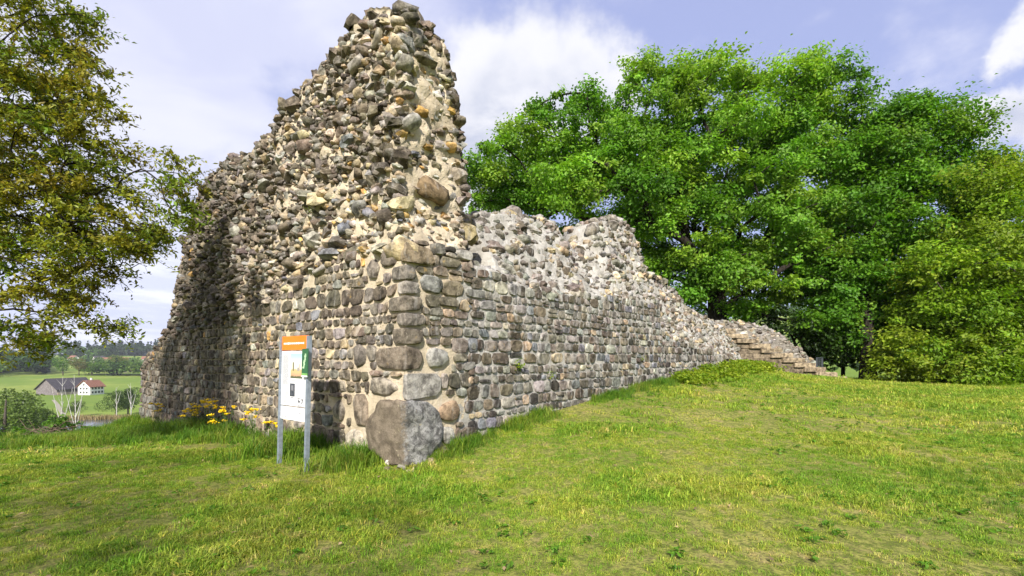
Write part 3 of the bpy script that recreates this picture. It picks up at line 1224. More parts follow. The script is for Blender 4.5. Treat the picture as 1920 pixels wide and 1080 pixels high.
# faced courses on the pier's own stretch of the right face (0..1.3 m), then the broken pier end above it
BIG = [  # (px, py, w, h, colour, protrusion) single large stones the photograph shows standing out of the rubble
    (812, 362, 0.58, 0.46, (.17, .125, .075), .20), (727, 408, 0.46, 0.34, (.10, .085, .07), .14), (722, 318, .34, .26, (.13, .115, .10), .16),
    (632, 478, .50, .20, (.16, .165, .18), .20), (640, 455, .46, .26, (.10, .09, .08), .18), (655, 430, .34, .26, (.15, .16, .19), .14), (618, 438, .36, .24, (.12, .105, .09), .12),
    (615, 508, .52, .20, (.30, .285, .26), .12), (735, 230, .34, .28, (.14, .125, .11), .16), (775, 68, .34, .34, (.25, .23, .20), .06), (745, 82, .28, .3, (.34, .28, .19), .05),
    (765, 22, .40, .20, (.13, .12, .10), .08), (790, 112, .42, .16, (.14, .13, .105), .10), (790, 212, .2, .16, (.42, .27, .09), .05),
    (820, 180, .18, .16, (.50, .48, .45), .05), (860, 330, .30, .30, (.24, .21, .17), .1), (872, 440, .34, .32, (.26, .22, .13), .1), (800, 405, .26, .2, (.42, .36, .26), .04),
    (848, 275, .24, .2, (.36, .24, .09), .06), (780, 288, .2, .12, (.15, .16, .19), .05), (800, 275, .22, .13, (.42, .28, .10), .05), (760, 300, .3, .18, (.44, .38, .27), .05),
    (708, 480, .0, .0, (.1, .1, .1), 0)]
for px, py, w_, h_, col, pr in BIG:
    if w_ == 0: continue
    if px > 752 or (px > 735 and py < 120):
        pln = v3(C0, 0) + L3 * 0.40
        h = hit_plane(px, py, pln, NR)
        s_ = float((h - v3(C0, 0)) @ R3)
        p = v3(C0, h[2]) + L3 * float(dp(h[2])) + R3 * s_
        ax = AXR
    else:
        h = hit_plane(px, py, v3(C0, 0) + R3 * .15, NL)
        u_ = float((h - v3(C0, 0)) @ L3)
        p = v3(C0, h[2]) + L3 * u_ + R3 * float(dl(u_, h[2]))
        ax = AXL
    dep = max(w_, .2)
    ST.put('rubble', p + ax[1] * (pr - dep / 2 + .04), ax, (w_ * 1.1, dep, h_ * 1.1), col, rng.normal(0, .08), (rng.normal(0, .1), rng.normal(-.1, .1)))

for zi in np.arange(3.3, 7.05, 0.125):
    for si in np.arange(0, 1.02, 0.10):
        s = float(np.clip(si + rng.uniform(-.05, .05), 0, 1))
        zz = zi + rng.uniform(-.06, .06)
        if zz > ztop_pier(s) + .02 or rng.random() < 0.27:
            continue
        if zz < 3.35 and s < .45: continue
        sz = float(np.clip(rng.lognormal(math.log(0.135), 0.34), 0.07, 0.30))
        dep = sz * rng.uniform(.9, 1.3)
        rim = s > 0.86 or zz > 6.7
        col = pick(W_LRUB if (zz > 6.6 or (rim and rng.random() < .6) or rng.random() < .08) else W_PIER, 1)[0]
        n_ = unit(NR * (1 - .55 * max(0, s - .7) / .3) + R3 * (1.2 * max(0, s - .7) / .3) + NL * (1.0 * max(0, .25 - s) / .25))
        al = unit(np.cross(n_, Z3))
        if al @ R3 < 0: al = -al
        prot = (rng.uniform(-.12, .14) if not rim else rng.uniform(0, .34)) * dep
        p = P_pier(np.array(s), np.array(zz)) + n_ * (prot - dep / 2 + 0.02)
        ST.put('rubble', p, np.array([al, n_, Z3]), (sz * rng.uniform(1.0, 1.5), dep, sz * rng.uniform(.55, .9)), col, rng.normal(0, .25), (rng.normal(0, .2), rng.normal(0, .2)))
for zi in np.arange(3.2, 7.05, 0.12):                       # inner face beside the pier edge
    for ui in np.arange(0.05, 6.0, 0.2):
        if zi > float(top_left(ui)): continue
        s = float(np.clip(rng.lognormal(math.log(0.16), 0.3), 0.09, 0.32))
        rr = float(pier_w(zi)) - 0.1 * min(ui, 2) * np.clip((zi - 3) / 2, 0, 1)
        p = v3(C0, zi) + L3 * (ui + float(dp(zi)) * max(0, 1 - ui / 3)) + R3 * (rr + rng.uniform(-.04, .05))
        ST.put('rubble', p, np.array([-L3, R3, Z3]), (s * 1.3, s, s * .8), pick(W_LRUB, 1)[0], rng.normal(0, .3), (rng.normal(0, .3), rng.normal(0, .3)))
for k in range(46):                                        # crumbled mortar and footing stones at the corner
    if rng.random() < .6:
        a_, n_, d_ = rng.uniform(-.05, 1.5), NL, L3
    else:
        a_, n_, d_ = rng.uniform(-.05, .7), NR, R3
    o2 = abs(rng.normal(0, .09)) + .02
    p = v3(C0, 0) + d_ * a_ + n_ * o2
    p[2] = gz(p[0], p[1]) + rng.uniform(-.02, .07) - o2 * .2
    sz = rng.uniform(.05, .17)
    ST.put('rubble', p, np.array([d_, n_, Z3]) if n_ is NL else AXR, (sz * 1.3, sz, sz * .8), pick({'light': 1, 'tan': 2, 'mid': 3, 'brown': 2}, 1)[0], rng.normal(0, .4), (rng.normal(0, .3), rng.normal(0, .3)))
ST.finish(tall, ms_left, mm_left, 300)


# ------------------------------------------------------------------ lower ruined walls
def ruin_wall(label, org, d2, in2, t_rng, base, zf, ztop, dtop, thick, rows_h, wl, wr, mats, n_single, face_start_block=(), rub=0.15, nt=200, recess=None, cap_back=True):
    """faced below zf(t), broken core leaning back from there to ztop(t), dtop(t) behind the face"""
    d3, i3 = v3(d2, 0), v3(in2, 0)
    out3 = -i3
    ax = np.array([d3, out3, Z3])
    o3 = v3(org, 0)
    root = empty('ruined_wall', (0, 0, 0), 0, label, 'wall')

    def P(t_, v):
        t_, v = np.asarray(t_, float), np.asarray(v, float)
        a = np.clip(v, 0, 1)
        b = np.clip(v - 1, 0, 1)
        z = base(t_) + (zf(t_) - base(t_)) * a + (ztop(t_) - zf(t_)) * b
        dd = dtop(t_) * (b ** 0.8)
        if recess is not None:
            dd = dd + recess(t_, z)
        return o3 + d3 * t_[..., None] + i3 * dd[..., None] + Z3 * z[..., None]
    ts = np.linspace(t_rng[0], t_rng[1], nt)
    vs = np.concatenate([np.linspace(0, 1, 46), np.linspace(1, 2, 34)[1:]])
    T, Vv = np.meshgrid(ts, vs, indexing='ij')
    S = P(T, Vv)
    rgh = smoothstep(0.97, 1.1, Vv)
    nn = np.stack([np.gradient(S, axis=0), np.gradient(S, axis=1)])
    n = np.cross(nn[0], nn[1])
    n /= np.linalg.norm(n, axis=2)[..., None] + 1e-9
    n = n * np.where((n @ out3) + n[..., 2] * .5 < 0, -1, 1)[..., None]
    S = S + n * (fbm(S, 14, 2, 6) * (0.012 + .05 * rgh) + fbm(S, 3, 3, 8) * (.010 + .08 * rgh) - .012)[..., None]
    nv = len(vs)
    back = []
    for k, f in ((0.5, 0.0), (1.0, 0.0), (1.0, 1.0)):
        zt = S[:, -1, 2]
        z = zt * (1 - f) + (base(ts) - .2) * f
        xy = S[:, -1, :] + i3 * (thick * k)
        xy[:, 2] = z
        back.append(xy[:, None])
    S = np.concatenate([S] + back, 1)
    nv += 3
    ends = []
    fq = [grid_faces(nt, nv)]
    # close both ends
    e0 = np.arange(nv)
    e1 = (nt - 1) * nv + np.arange(nv)
    Vall = S.reshape(-1, 3)
    extra = []
    ft = []
    for e, sg in ((e0, 1), (e1, -1)):
        cidx = len(Vall) + len(extra)
        extra.append(Vall[e].mean(0))
        for q in range(nv):
            a, b = e[q], e[(q + 1) % nv]
            ft.append([a, b, cidx] if sg > 0 else [b, a, cidx])
    Vall = np.concatenate([Vall, np.array(extra)])
    add('mortar_core', mesh_np('mortar_core', Vall, fq + [np.array(ft)], True), mats[2], root)
    X = Stones()
    zmin = float(np.min(base(ts)))
    zmax = float(np.max(zf(ts)))
    for P_ in course_cells(t_rng[0] + .3 * (len(face_start_block) > 0), t_rng[1], zmin, zmax + .2, rows_h, 1.22, .034, face_start_block, .022, .013, .08):
        tc_, zc = P_.mean(0)
        if not (base(tc_) - .2 < zc < zf(tc_)) or min(np.ptp(P_, axis=0)) < .05: continue
        c_, mesh_, ext = poly_stone(P_, rng.uniform(.012, .036))
        p = o3 + d3 * c_[0] + Z3 * c_[1]
        if recess is not None:
            p = p + i3 * float(recess(np.array(c_[0]), np.array(c_[1])))
        X.put_poly(p, ax, mesh_, ext, pick(wl, 1)[0] * .86)
    for tc_ in np.arange(t_rng[0], t_rng[1], rub):
        zt, z0, dd = float(ztop(tc_)), float(zf(tc_)), float(dtop(tc_))
        ln = math.hypot(zt - z0, dd)
        nrow = max(1, int(ln / (rub * .85)))
        nrm_ = unit(out3 * (zt - z0 + .3) + Z3 * dd)
        up = unit(np.cross(d3, nrm_))
        if up[2] < 0: up = -up
        for k in range(nrow + 1):
            if rng.random() < .08: continue
            v = 1 + np.clip((k + rng.uniform(-.3, .3)) / max(nrow, 1), 0.02, 1.02)
            tq = tc_ + rng.uniform(-.08, .08)
            s = float(np.clip(rng.lognormal(math.log(rub * 1.15), .42), .07, .42))
            dep = s * rng.uniform(.8, 1.3)
            p = P(np.array(tq), np.array(v)) + nrm_ * (rng.uniform(-.04, .32) * dep - dep / 2 + .02)
            X.put('rubble', p, np.array([d3, nrm_, up]), (s * rng.uniform(1, 1.45), dep, s * rng.uniform(.55, .95)), pick(wr, 1)[0], rng.normal(0, .25), (rng.normal(0, .25), rng.normal(0, .25)))
        for k in range(2):                                # loose stones along the top
            s = float(np.clip(rng.lognormal(math.log(rub * 1.2), .3), .08, .34))
            p = o3 + d3 * (tc_ + rng.uniform(-.08, .08)) + i3 * (dd + rng.uniform(0, thick)) + Z3 * (zt + rng.uniform(-.08, .06))
            X.put('rubble', p, np.array([d3, Z3, i3]), (s * 1.2, s * .8, s), pick(wr, 1)[0], rng.uniform(0, 6), (rng.normal(0, .3), rng.normal(0, .3)))
    X.finish(root, mats[0], mats[1], n_single)
    return root, X


RT = [(884, 404), (920, 402), (965, 401), (1000, 408), (1038, 416), (1054, 446), (1066, 466), (1084, 470), (1104, 456), (1112, 420), (1134, 412), (1165, 412), (1186, 430),
      (1196, 460), (1206, 500), (1216, 516), (1250, 530), (1272, 555), (1290, 578), (1330, 602), (1352, 630), (1372, 652), (1392, 676)]
RF = [(885, 470), (905, 492), (960, 525), (1000, 545), (1060, 552), (1100, 555), (1180, 560), (1236, 565), (1242, 630), (1300, 648), (1345, 662), (1395, 684)]
DT = 0.85
tt_, tz_ = [1.0], []
pts = [hit_plane(px, py, v3(C0, 0) + L3 * DT, NR) for px, py in RT]
rt_t = np.array([float((p - v3(C0, 0)) @ R3) for p in pts])
rt_z = np.array([p[2] for p in pts])
pts = [hit_plane(px, py, v3(C0, 0), NR) for px, py in RF]
rf_t = np.array([float((p - v3(C0, 0)) @ R3) for p in pts])
rf_z = np.array([p[2] for p in pts])
TEND = float(rf_t[-1]) + 0.1


def r_ztop(t_): return np.maximum(np.interp(t_, rt_t, rt_z), np.interp(t_, rf_t, rf_z) + .05)
def r_zf(t_): return np.interp(t_, rf_t, rf_z)
def r_base(t_): return np.interp(t_, [0, 17.5], [-0.5, 0.8])
def r_dtop(t_): return np.interp(t_, [0, 9, 15, TEND], [DT, DT, DT, .5])


def r_recess(t_, z):
    # the hole next to the pier
    return 1.0 * smoothstep(2.15, 1.85, t_) * smoothstep(3.2, 3.4, z) * smoothstep(4.15, 3.9, z)


ruin_wall('lower ruined grey stone wall running right from the pier and breaking down towards the stone steps', C0, R2, L2, (1.02, TEND), r_base, r_zf, r_ztop, r_dtop, 0.9,
          (.145, .205), W_RIGHT, W_RRUB, (ms_right, mm_right, mo_right), 300, taken_r, 0.185, 260, r_recess)

# ------------------------------------------------------------------ stone steps, the stub of wall behind them, railing
m_step = stone_mat("sandstone_step", True, 0.0, 0.2)
A0 = np.array([16.0, 22.9])                 # lowest step, camera-side end
A1 = np.array([8.9, 21.3])                  # highest step
sd = (A1 - A0) / np.linalg.norm(A1 - A0)
sn = np.array([-sd[1], sd[0]])
if sn[1] < 0: sn = -sn
stairs = empty('stone_staircase', (0, 0, 0), 0, 'worn sandstone steps climbing left on to the end of the ruined wall', 'stairs')
NS = 12
run = np.linalg.norm(A1 - A0) / NS
for k in range(NS):
    zt = 0.63 + (k + 1) * 0.221 - 0.12
    a = A0 + sd * run * k
    lo = gz(*(a + sd * .3)) - 0.3
    # each step is a long block that the next one rests on; two blocks side by side in depth
    for j in range(2):
        ln = run * (1.9 if j == 0 else 1.85) + rng.uniform(-.06, .06)
        wd = 0.62
        c2 = a + sd * (ln / 2 + rng.uniform(-.03, .03)) + sn * (0.31 + j * 0.632)
        hgt = 0.20
        c = v3(c2, zt - hgt / 2 + rng.uniform(-.012, .012))
        mb = MB()
        sx, sy, sz = ln / 2, wd / 2, hgt / 2
        b = 0.025
        Vx = []
        for zz, ins in ((-sz, 0), (sz - b, 0), (sz, b)):
            for x_, y_ in ((-1, -1), (1, -1), (1, 1), (-1, 1)):
                Vx.append(v3(sd, 0) * (x_ * (sx - ins)) + v3(sn, 0) * (y_ * (sy - ins)) + Z3 * zz + rng.normal(0, .008, 3) + c)
        Qx = [[0, 3, 2, 1], [8, 9, 10, 11]]
        for lv in (0, 4):
            for q in range(4):
                Qx.append([lv + q, lv + (q + 1) % 4, lv + 4 + (q + 1) % 4, lv + 4 + q])
        mb.raw(Vx, Qx)
        o = mb.build('step', m_step, stairs)
        o.color = tuple(np.array((.235, .19, .135)) * rng.uniform(.85, 1.2)) + (1,)
    # masonry under the step
for k in range(NS):
    a = A0 + sd * run * (k + 0.45)
    zt = 0.63 + (k + 1) * 0.221 - 0.12 - 0.205
    z0 = gz(*a) - .2
    while zt - z0 > 0.06:
        hgt = min(.24, zt - z0)
        mb = MB().box(v3(a + sd * run / 2 + sn * .70, zt - hgt / 2), (run - .008, 1.16, hgt - .012), (v3(sd, 0), v3(sn, 0), Z3), .006)
        o = mb.build('stone_block', m_step, stairs)
        o.color = tuple(np.array((.16, .13, .095)) * rng.uniform(.8, 1.12)) + (1,)
        zt -= hgt

SB = A0 + sd * 1.1 + sn * 1.35
sb_pts = [(1330, 602), (1370, 603), (1400, 606), (1440, 616), (1470, 628), (1490, 646), (1512, 660), (1524, 676)]
pts = [hit_plane(px, py, v3(SB, 0) + v3(sn, 0) * .35, -v3(sn, 0)) for px, py in sb_pts]
sb_t = np.array([float((p - v3(SB, 0)) @ v3(sd, 0)) for p in pts])[::-1]
sb_z = np.array([p[2] for p in pts])[::-1]
TS = (float(sb_t[0]) - .1, float(sb_t[-1]) + .1)
ruin_wall('low grey remnant of ruined wall behind the stone steps', SB, sd, sn, TS, lambda t_: np.asarray(t_) * 0 + 0.2,
          lambda t_: np.interp(t_, sb_t, sb_z) * .4 + .2, lambda t_: np.interp(t_, sb_t, sb_z), lambda t_: np.asarray(t_) * 0 + .45, .8, (.17, .24), W_RRUB, W_RRUB,
          (ms_left, mm_left, mortar_mat('dark_mortar', (.26, .235, .20), (.14, .125, .105))), 220, (), .19, 90)

m_steel = plain("galvanised_steel", (0.13, 0.15, 0.17), 0.45, 0.2, 14.0, 0.6, 0.5)
rail = empty('metal_railing', (0, 0, 0), 0, 'short grey metal railing gate at the foot of the stone steps', 'railing')
rp = np.array([15.05, 23.7])
rdir = unit(np.array([0.5, 0.35]))
rzb = gz(*rp) + .05
for k, s in enumerate((0.0, 0.62)):
    MB().box(v3(rp + rdir * s, rzb + .5), (.05, .05, 1.0), (v3(rdir, 0), v3([-rdir[1], rdir[0]], 0), Z3)).build('post', m_steel, rail)
for zz in (0.12, 0.985):
    MB().box(v3(rp + rdir * .31, rzb + zz), (.57, .035, .04), (v3(rdir, 0), v3([-rdir[1], rdir[0]], 0), Z3)).build('rail', m_steel, rail)
for s in (.15, .31, .47):
    MB().box(v3(rp + rdir * s, rzb + .55), (.022, .022, .82), (v3(rdir, 0), v3([-rdir[1], rdir[0]], 0), Z3)).build('bar', m_steel, rail)

# ------------------------------------------------------------------ information board
m_white = plain("white_panel", (0.80, 0.80, 0.81), 0.35, 0.02, 3.0, 0, 0.4)
m_orange = plain("orange_panel", (0.86, 0.20, 0.02), 0.4, 0.03, 3.0)
m_greenp = plain("green_panel", (0.035, 0.12, 0.055), 0.4, 0.1, 6.0)
m_ink = plain("grey_print", (0.20, 0.20, 0.22), 0.6, 0.1)
m_darkink = plain("dark_print", (0.06, 0.065, 0.08), 0.5, 0.5, 30.0)
m_steelpost = plain("steel_post", (0.30, 0.34, 0.40), 0.42, 0.15, 18.0, 0.45, 0.5)
m_slot = plain("shadow_slot", (0.07, 0.085, 0.12), 0.5, 0.1)
PR = np.array([-3.06, 7.12])                 # right post
BD = unit(np.array([-0.775, 0.632]))         # board direction, right to left
BN = np.array([-BD[1], BD[0]])
if BN[1] > 0: BN = -BN                        # towards the viewer
B3, N3 = v3(BD, 0), v3(BN, 0)
UPV = unit(Z3 + np.array([0.022, 0, 0]))
AXB = np.array([B3, N3, UPV])
g0 = 0.0
sign = empty('information_board', v3(PR, gz(*PR)), 0, 'white information board with orange header on two galvanised posts in front of the tall wall', 'sign')
SO = v3(PR, gz(*PR))


def sb(along, out, up):
    return B3 * along + N3 * out + UPV * up


WB = 0.80
top = 1.97 - SO[2]
for s, nm in ((-0.024, 0), (WB + .024, 1)):
    mb = MB()
    w_ = .046
    mb.box(sb(s, -.026, (top - .3) / 2), (w_ - .018, .010, top + .3), AXB)
    mb.box(sb(s - w_ / 2 + .005, 0, (top - .3) / 2), (.008, .06, top + .3), AXB)
    mb.box(sb(s + w_ / 2 - .005, 0, (top - .3) / 2), (.008, .06, top + .3), AXB)
    mb.box(sb(s - w_ / 2 + .016, .034, (top - .3) / 2), (.016, .008, top + .3), AXB)
    mb.box(sb(s + w_ / 2 - .016, .034, (top - .3) / 2), (.016, .008, top + .3), AXB)
    mb.build('post', m_steelpost, sign)
MB().box(sb(WB / 2, .0, top - .10), (WB - .012, .03, .215), AXB).build('header_panel', m_orange, sign)
hp = [o for o in sign.children if o.name.startswith('header_panel')][0]
mb = MB()
s = WB - .07
while s > .10:                                # one line of white lettering, too small to read in the photograph
    ww = rng.uniform(.014, .026)
    mb.box(sb(s, .0165, top - .105), (ww, .002, rng.uniform(.020, .034)), AXB)
    s -= ww + .006
mb.build('lettering', m_white, hp)
main = MB().box(sb(WB / 2, .0, top - .645), (WB - .012, .03, .84), AXB).build('info_panel', m_white, sign)
low_p = MB().box(sb(WB / 2, .0, top - 1.185), (WB - .012, .03, .20), AXB).build('lower_panel', m_white, sign)


def textlines(s0, s1, z0, z1, n, parent, name, hgt=.007, ragged=.2):
    """s measured from the right post; lines of small dashes"""
    mb = MB()
    for k in range(n):
        zz = z0 + (z1 - z0) * (k / max(1, n - 1))
        s = s0
        end = s1 + (s0 - s1) * rng.uniform(0, ragged)
        while s > end:
            ww = min(rng.uniform(.012, .045), s - end + .004)
            mb.box(sb(s - ww / 2, .0158, zz), (ww, .0016, hgt), AXB)
            s -= ww + .007
    return mb.build(name, m_ink, parent)


textlines(WB - .05, WB - .26, top - .29, top - .74, 34, main, 'text_column')
textlines(WB - .05, WB - .26, top - .80, top - 1.03, 15, main, 'text_column')
textlines(WB - .32, WB - .60, top - .672, top - .685, 2, main, 'caption')
textlines(WB - .32, WB - .42, top - .935, top - .945, 2, main, 'caption')
textlines(WB - .55, WB - .68, top - 1.045, top - 1.055, 2, main, 'caption')
textlines(WB - .05, WB - .16, top - 1.115, top - 1.20, 6, low_p, 'text_column')
textlines(WB - .26, WB - .42, top - 1.125, top - 1.22, 6, low_p, 'text_column')
for k in range(3):
    MB().box(sb(WB - .07 - k * .05, .0158, top - 1.245), (.02, .0016, .026), AXB).build('symbol', m_ink, low_p)
MB().box(sb(WB - .62, .0158, top - 1.17), (.05, .0016, .018), AXB).build('symbol', m_ink, low_p)
# a landscape picture: generic castle hill view
m_pic, t = new_mat("landscape_print")
tcn = t.n('ShaderNodeTexCoord')
sp = t.n('ShaderNodeSeparateXYZ')
t.l(tcn.outputs['Generated'], sp.inputs[0])
n = t.noise(tcn.outputs['Generated'], 7.0, 4.0)
v = t.math('ADD', sp.outputs['Z'], t.math('MULTIPLY', t.math('SUBTRACT', n, 0.5), 0.16))
c = t.mix(t.remap(v, 0.5, 0.95), (0.72, 0.64, 0.55), (0.36, 0.55, 0.70))
c = t.mix(t.remap(v, 0.40, 0.34), c, (0.50, 0.40, 0.20))
c = t.mix(t.remap(v, 0.24, 0.16), c, (0.55, 0.33, 0.20))
c = t.mix(t.remap(v, 0.12, 0.06), c, (0.10, 0.11, 0.06))
finish(t, c, 0.4)
pic = MB().box(sb(WB - .485, .0162, top - .45), (.37, .0024, .38), AXB).build('landscape_picture', m_pic, main)
m_tree = plain("painted_tree", (0.13, 0.12, 0.05), 0.5)
m_cast = plain("painted_castle", (0.36, 0.33, 0.30), 0.5)
MB().box(sb(WB - .39, .0182, top - .46), (.035, .0012, .13), AXB).build('painted_tree', m_tree, pic)
MB().box(sb(WB - .54, .0182, top - .50), (.05, .0012, .05), AXB).box(sb(WB - .575, .0182, top - .47), (.022, .0012, .10), AXB).build('painted_castle', m_cast, pic)
ph = MB().box(sb(WB - .37, .0162, top - .82), (.155, .0024, .20), AXB).build('dark_photo', m_darkink, main)
MB().box(sb(WB - .37, .0182, top - .79), (.07, .0012, .08), AXB).build('photo_figure', m_ink, ph)
mb = MB()
for k in range(16):
    mb.box(sb(WB - .545 - .17 * rng.random(), .0158, top - .94 - .07 * rng.random()), (.03, .0016, .022), AXB)
tag(mb.build('building_drawing', m_ink, main), kind='stuff')
gp = MB().box(sb(-.022, .058, top - .40), (.17, .012, .42), AXB).build('green_notice', m_greenp, sign)
m_map = plain("light_green_print", (0.42, 0.60, 0.38), 0.5)
mb = MB()
for k in range(9):
    mb.box(sb(-.022 + .012 * (k - 4) * -.6 + rng.uniform(-.012, .012), .0652, top - .47 + k * .024), (rng.uniform(.03, .06), .0016, .026), AXB)
mb.build('map_shape', m_map, gp)
MB().box(sb(-.022, .0652, top - .570), (.17, .0016, .034), AXB).build('green_band', plain("mid_green_print", (.16, .36, .10), .5), gp)
MB().box(sb(-.022, .0652, top - .598), (.17, .0016, .022), AXB).build('white_band', m_white, gp)

# ------------------------------------------------------------------ trees
def leaves(C, size, up_bias=0.8, tint=None, aspect=0.55, droop=0.1, N0=None):
    """kite-shaped, slightly folded leaves at points C; returns V, Q, tint"""
    n = len(C)
    size = np.broadcast_to(size, (n,))
    N = rng.normal(0, 1, (n, 3))
    N[:, 2] = np.abs(N[:, 2]) + up_bias
    if N0 is not None:
        N = rng.normal(0, .45, (n, 3)) + N0
    N /= np.linalg.norm(N, axis=1)[:, None]
    A = rng.normal(0, 1, (n, 3))
    A -= N * (A * N).sum(1)[:, None]
    A /= np.linalg.norm(A, axis=1)[:, None]
    A[:, 2] -= droop
    B = np.cross(N, A)
    l = (size * rng.uniform(.75, 1.25, n))[:, None]
    w_ = l * aspect
    fold = N * w_ * rng.uniform(.05, .35, (n, 1))
    V = np.stack([C - A * l * .5, C + B * w_ * .5 + fold + A * l * rng.uniform(-.12, .08, (n, 1)), C + A * l * .5, C - B * w_ * .5 + fold + A * l * rng.uniform(-.12, .08, (n, 1))], 1)
    Q = np.arange(n * 4).reshape(n, 4)
    return V.reshape(-1, 3), Q, tint


def skeleton(root_pts, targets, r_tip, expo=0.46, depth_w=0.35, sag=0.12, nseg=4, wob=0.12):
    """grow limbs from the trunk polyline to every target point; returns node positions, parents and radii"""
    nodes = [np.asarray(p, float) for p in root_pts]
    par = [-1] + list(range(len(nodes) - 1))
    plen = [0.0]
    for i in range(1, len(nodes)):
        plen.append(plen[-1] + float(np.linalg.norm(nodes[i] - nodes[i - 1])))
    first_ok = max(1, len(nodes) // 2)
    order = np.argsort([np.linalg.norm(np.asarray(q) - nodes[-1]) for q in targets])
    tips = []
    for k in order:
        q = np.asarray(targets[k], float)
        arr = np.array(nodes)
        dist = np.linalg.norm(arr - q, axis=1)
        cost = dist + depth_w * np.array(plen)
        cost[:first_ok] += 1e3
        cost += np.where(arr[:, 2] > q[2] + 0.4, 1.2 * (arr[:, 2] - q[2] - .4), 0)
        j = int(np.argmin(cost))
        a = nodes[j]
        ln = float(dist[j])
        prev = j
        mid = (a + q) / 2 + np.array([0, 0, sag * ln]) + rng.normal(0, wob * ln * .5, 3)
        for s in range(1, nseg + 1):
            f = s / nseg
            p = (1 - f) ** 2 * a + 2 * f * (1 - f) * mid + f * f * q + (rng.normal(0, wob * ln * .12, 3) if s < nseg else 0)
            nodes.append(p)
            par.append(prev)
            plen.append(plen[prev] + float(np.linalg.norm(p - nodes[prev])))
            prev = len(nodes) - 1
        tips.append(prev)
    cnt = np.zeros(len(nodes))
    for tp in tips:
        i = tp
        while i >= 0:
            cnt[i] += 1
            i = par[i]
    rad = r_tip * np.maximum(cnt, .6) ** expo
    return np.array(nodes), np.array(par), rad


def limbs_mesh(nodes, par, rad, k=6, flare=None):
    mb = MB()
    child = {}
    for i, p in enumerate(par):
        child.setdefault(int(p), []).append(i)
    done = set()

    def chain(start, parent):
        P = [nodes[parent]] if parent >= 0 else []
        R = [min(rad[parent], rad[start] * 1.25)] if parent >= 0 else []
        i = start
        while True:
            P.append(nodes[i])
            R.append(rad[i])
            ch = child.get(i, [])
            if not ch:
                break
            ch = sorted(ch, key=lambda c: -rad[c])
            for c in ch[1:]:
                stack.append((c, i))
            i = ch[0]
        R = np.array(R)
        if parent < 0 and flare:
            R[0] *= flare
        mb.tube(P, R, k if R[0] > .05 else max(3, k - 2))
    stack = [(child[-1][0], -1)]
    while stack:
        s, p = stack.pop()
        chain(s, p)
    return mb


def px_lobes(lobes, depth, thick=0.8):
    out = []
    for px, py, rx, ry in lobes:
        c = EYE + ray(px, py) * depth
        k = depth / F
        out.append((c, np.array([rx * k, rx * k * thick, ry * k])))
    return out


def crown_pads(lobes, spacing, shell=0.55):
    """pad centres spread through the lobes, denser towards their skin"""
    pads = []
    for c, r in lobes:
        n = int(max(6, 6.0 * (r[0] * r[1] * r[2]) ** (2 / 3) / spacing ** 2))
        tries = 0
        got = 0
        while got < n and tries < n * 20:
            tries += 1
            v = rng.normal(0, 1, 3)
            v /= np.linalg.norm(v)
            q = c + v * r * (shell + (1 - shell) * rng.random() ** .6) * .92
            if all(np.linalg.norm(q - p) > spacing * .62 for p in pads):
                pads.append(q)
                got += 1
    return pads


def pad_leaves(pads, pr, per_pad, size, cols, flat=.5, up=.8, hi=1.35, aspect=.62, tight=.21):
    """pads of foliage made of small tight sprays; the leaves of one spray face roughly the same way"""
    Cs, Ts, Ns = [], [], []
    for q in pads:
        r = pr * rng.uniform(.55, 1.45)
        n = int(per_pad * (r / pr) ** 2)
        ns = max(6, int(15 * (r / pr) ** 2))
        sc = rng.normal(0, 1, (ns, 3))
        sc /= np.linalg.norm(sc, axis=1)[:, None]
        out = sc.copy()
        sc *= rng.random((ns, 1)) ** .40
        sc = sc * np.array([r, r, r * flat])
        sn_ = out * .7 + rng.normal(0, .35, (ns, 3)) + np.array([0, 0, up])
        k = rng.integers(0, ns, n)
        ssz = rng.uniform(.6, 1.4, (ns, 1))
        P = q + sc[k] + rng.normal(0, 1, (n, 3)) * np.array([1, 1, .6]) * tight * r * ssz[k]
        base = cols[rng.integers(len(cols))] * rng.uniform(.85, 1.15)
        tt = base * rng.uniform(.8, 1.25, (ns, 1))[k] * rng.uniform(.75, hi, (n, 1)) * rng.uniform(.92, 1.08, (n, 3))
        Cs.append(P)
        Ts.append(tt)
        Ns.append(sn_[k])
    C = np.concatenate(Cs)
    T = np.concatenate(Ts)
    V, Q, _ = leaves(C, size, up * .65, aspect=aspect, N0=np.concatenate(Ns))
    return V, Q, T


m_leaf = leaf_mat("oak_leaf", 0.3, 0.45)
m_leaf2 = leaf_mat("lime_leaf", 0.25, 0.45)
m_leaf_left = leaf_mat("bronze_leaf", 0.35, 0.4, (1.3, 1.2, .5))
m_bark = bark_mat("shaded_bark", (0.028, 0.023, 0.018))  # crown shade on the lime trunk is put into this bark colour
m_bark2 = bark_mat("grey_bark", (0.085, 0.07, 0.055))


def big_tree(name, label, trunk, lobes, spacing, pr, per_pad, size, cols, r_tip, lm, bm, cat='tree', shell=.55, group=None, flat=.60):
    root = empty(name, trunk[0], 0, label, cat, group)
    off = np.asarray(trunk[0], float)
    pads = crown_pads(lobes, spacing, shell)
    nodes, par, rad = skeleton(trunk, pads, r_tip)
    lm_ = limbs_mesh(nodes - off, par, rad, 8, 1.5)
    lm_.build('trunk', bm, root, True)
    V, Q, T = pad_leaves(pads, pr, per_pad, size, cols, flat)
    add('crown', mesh_np('crown', V - off, [Q], False, T), lm, root)
    return root, len(Q)


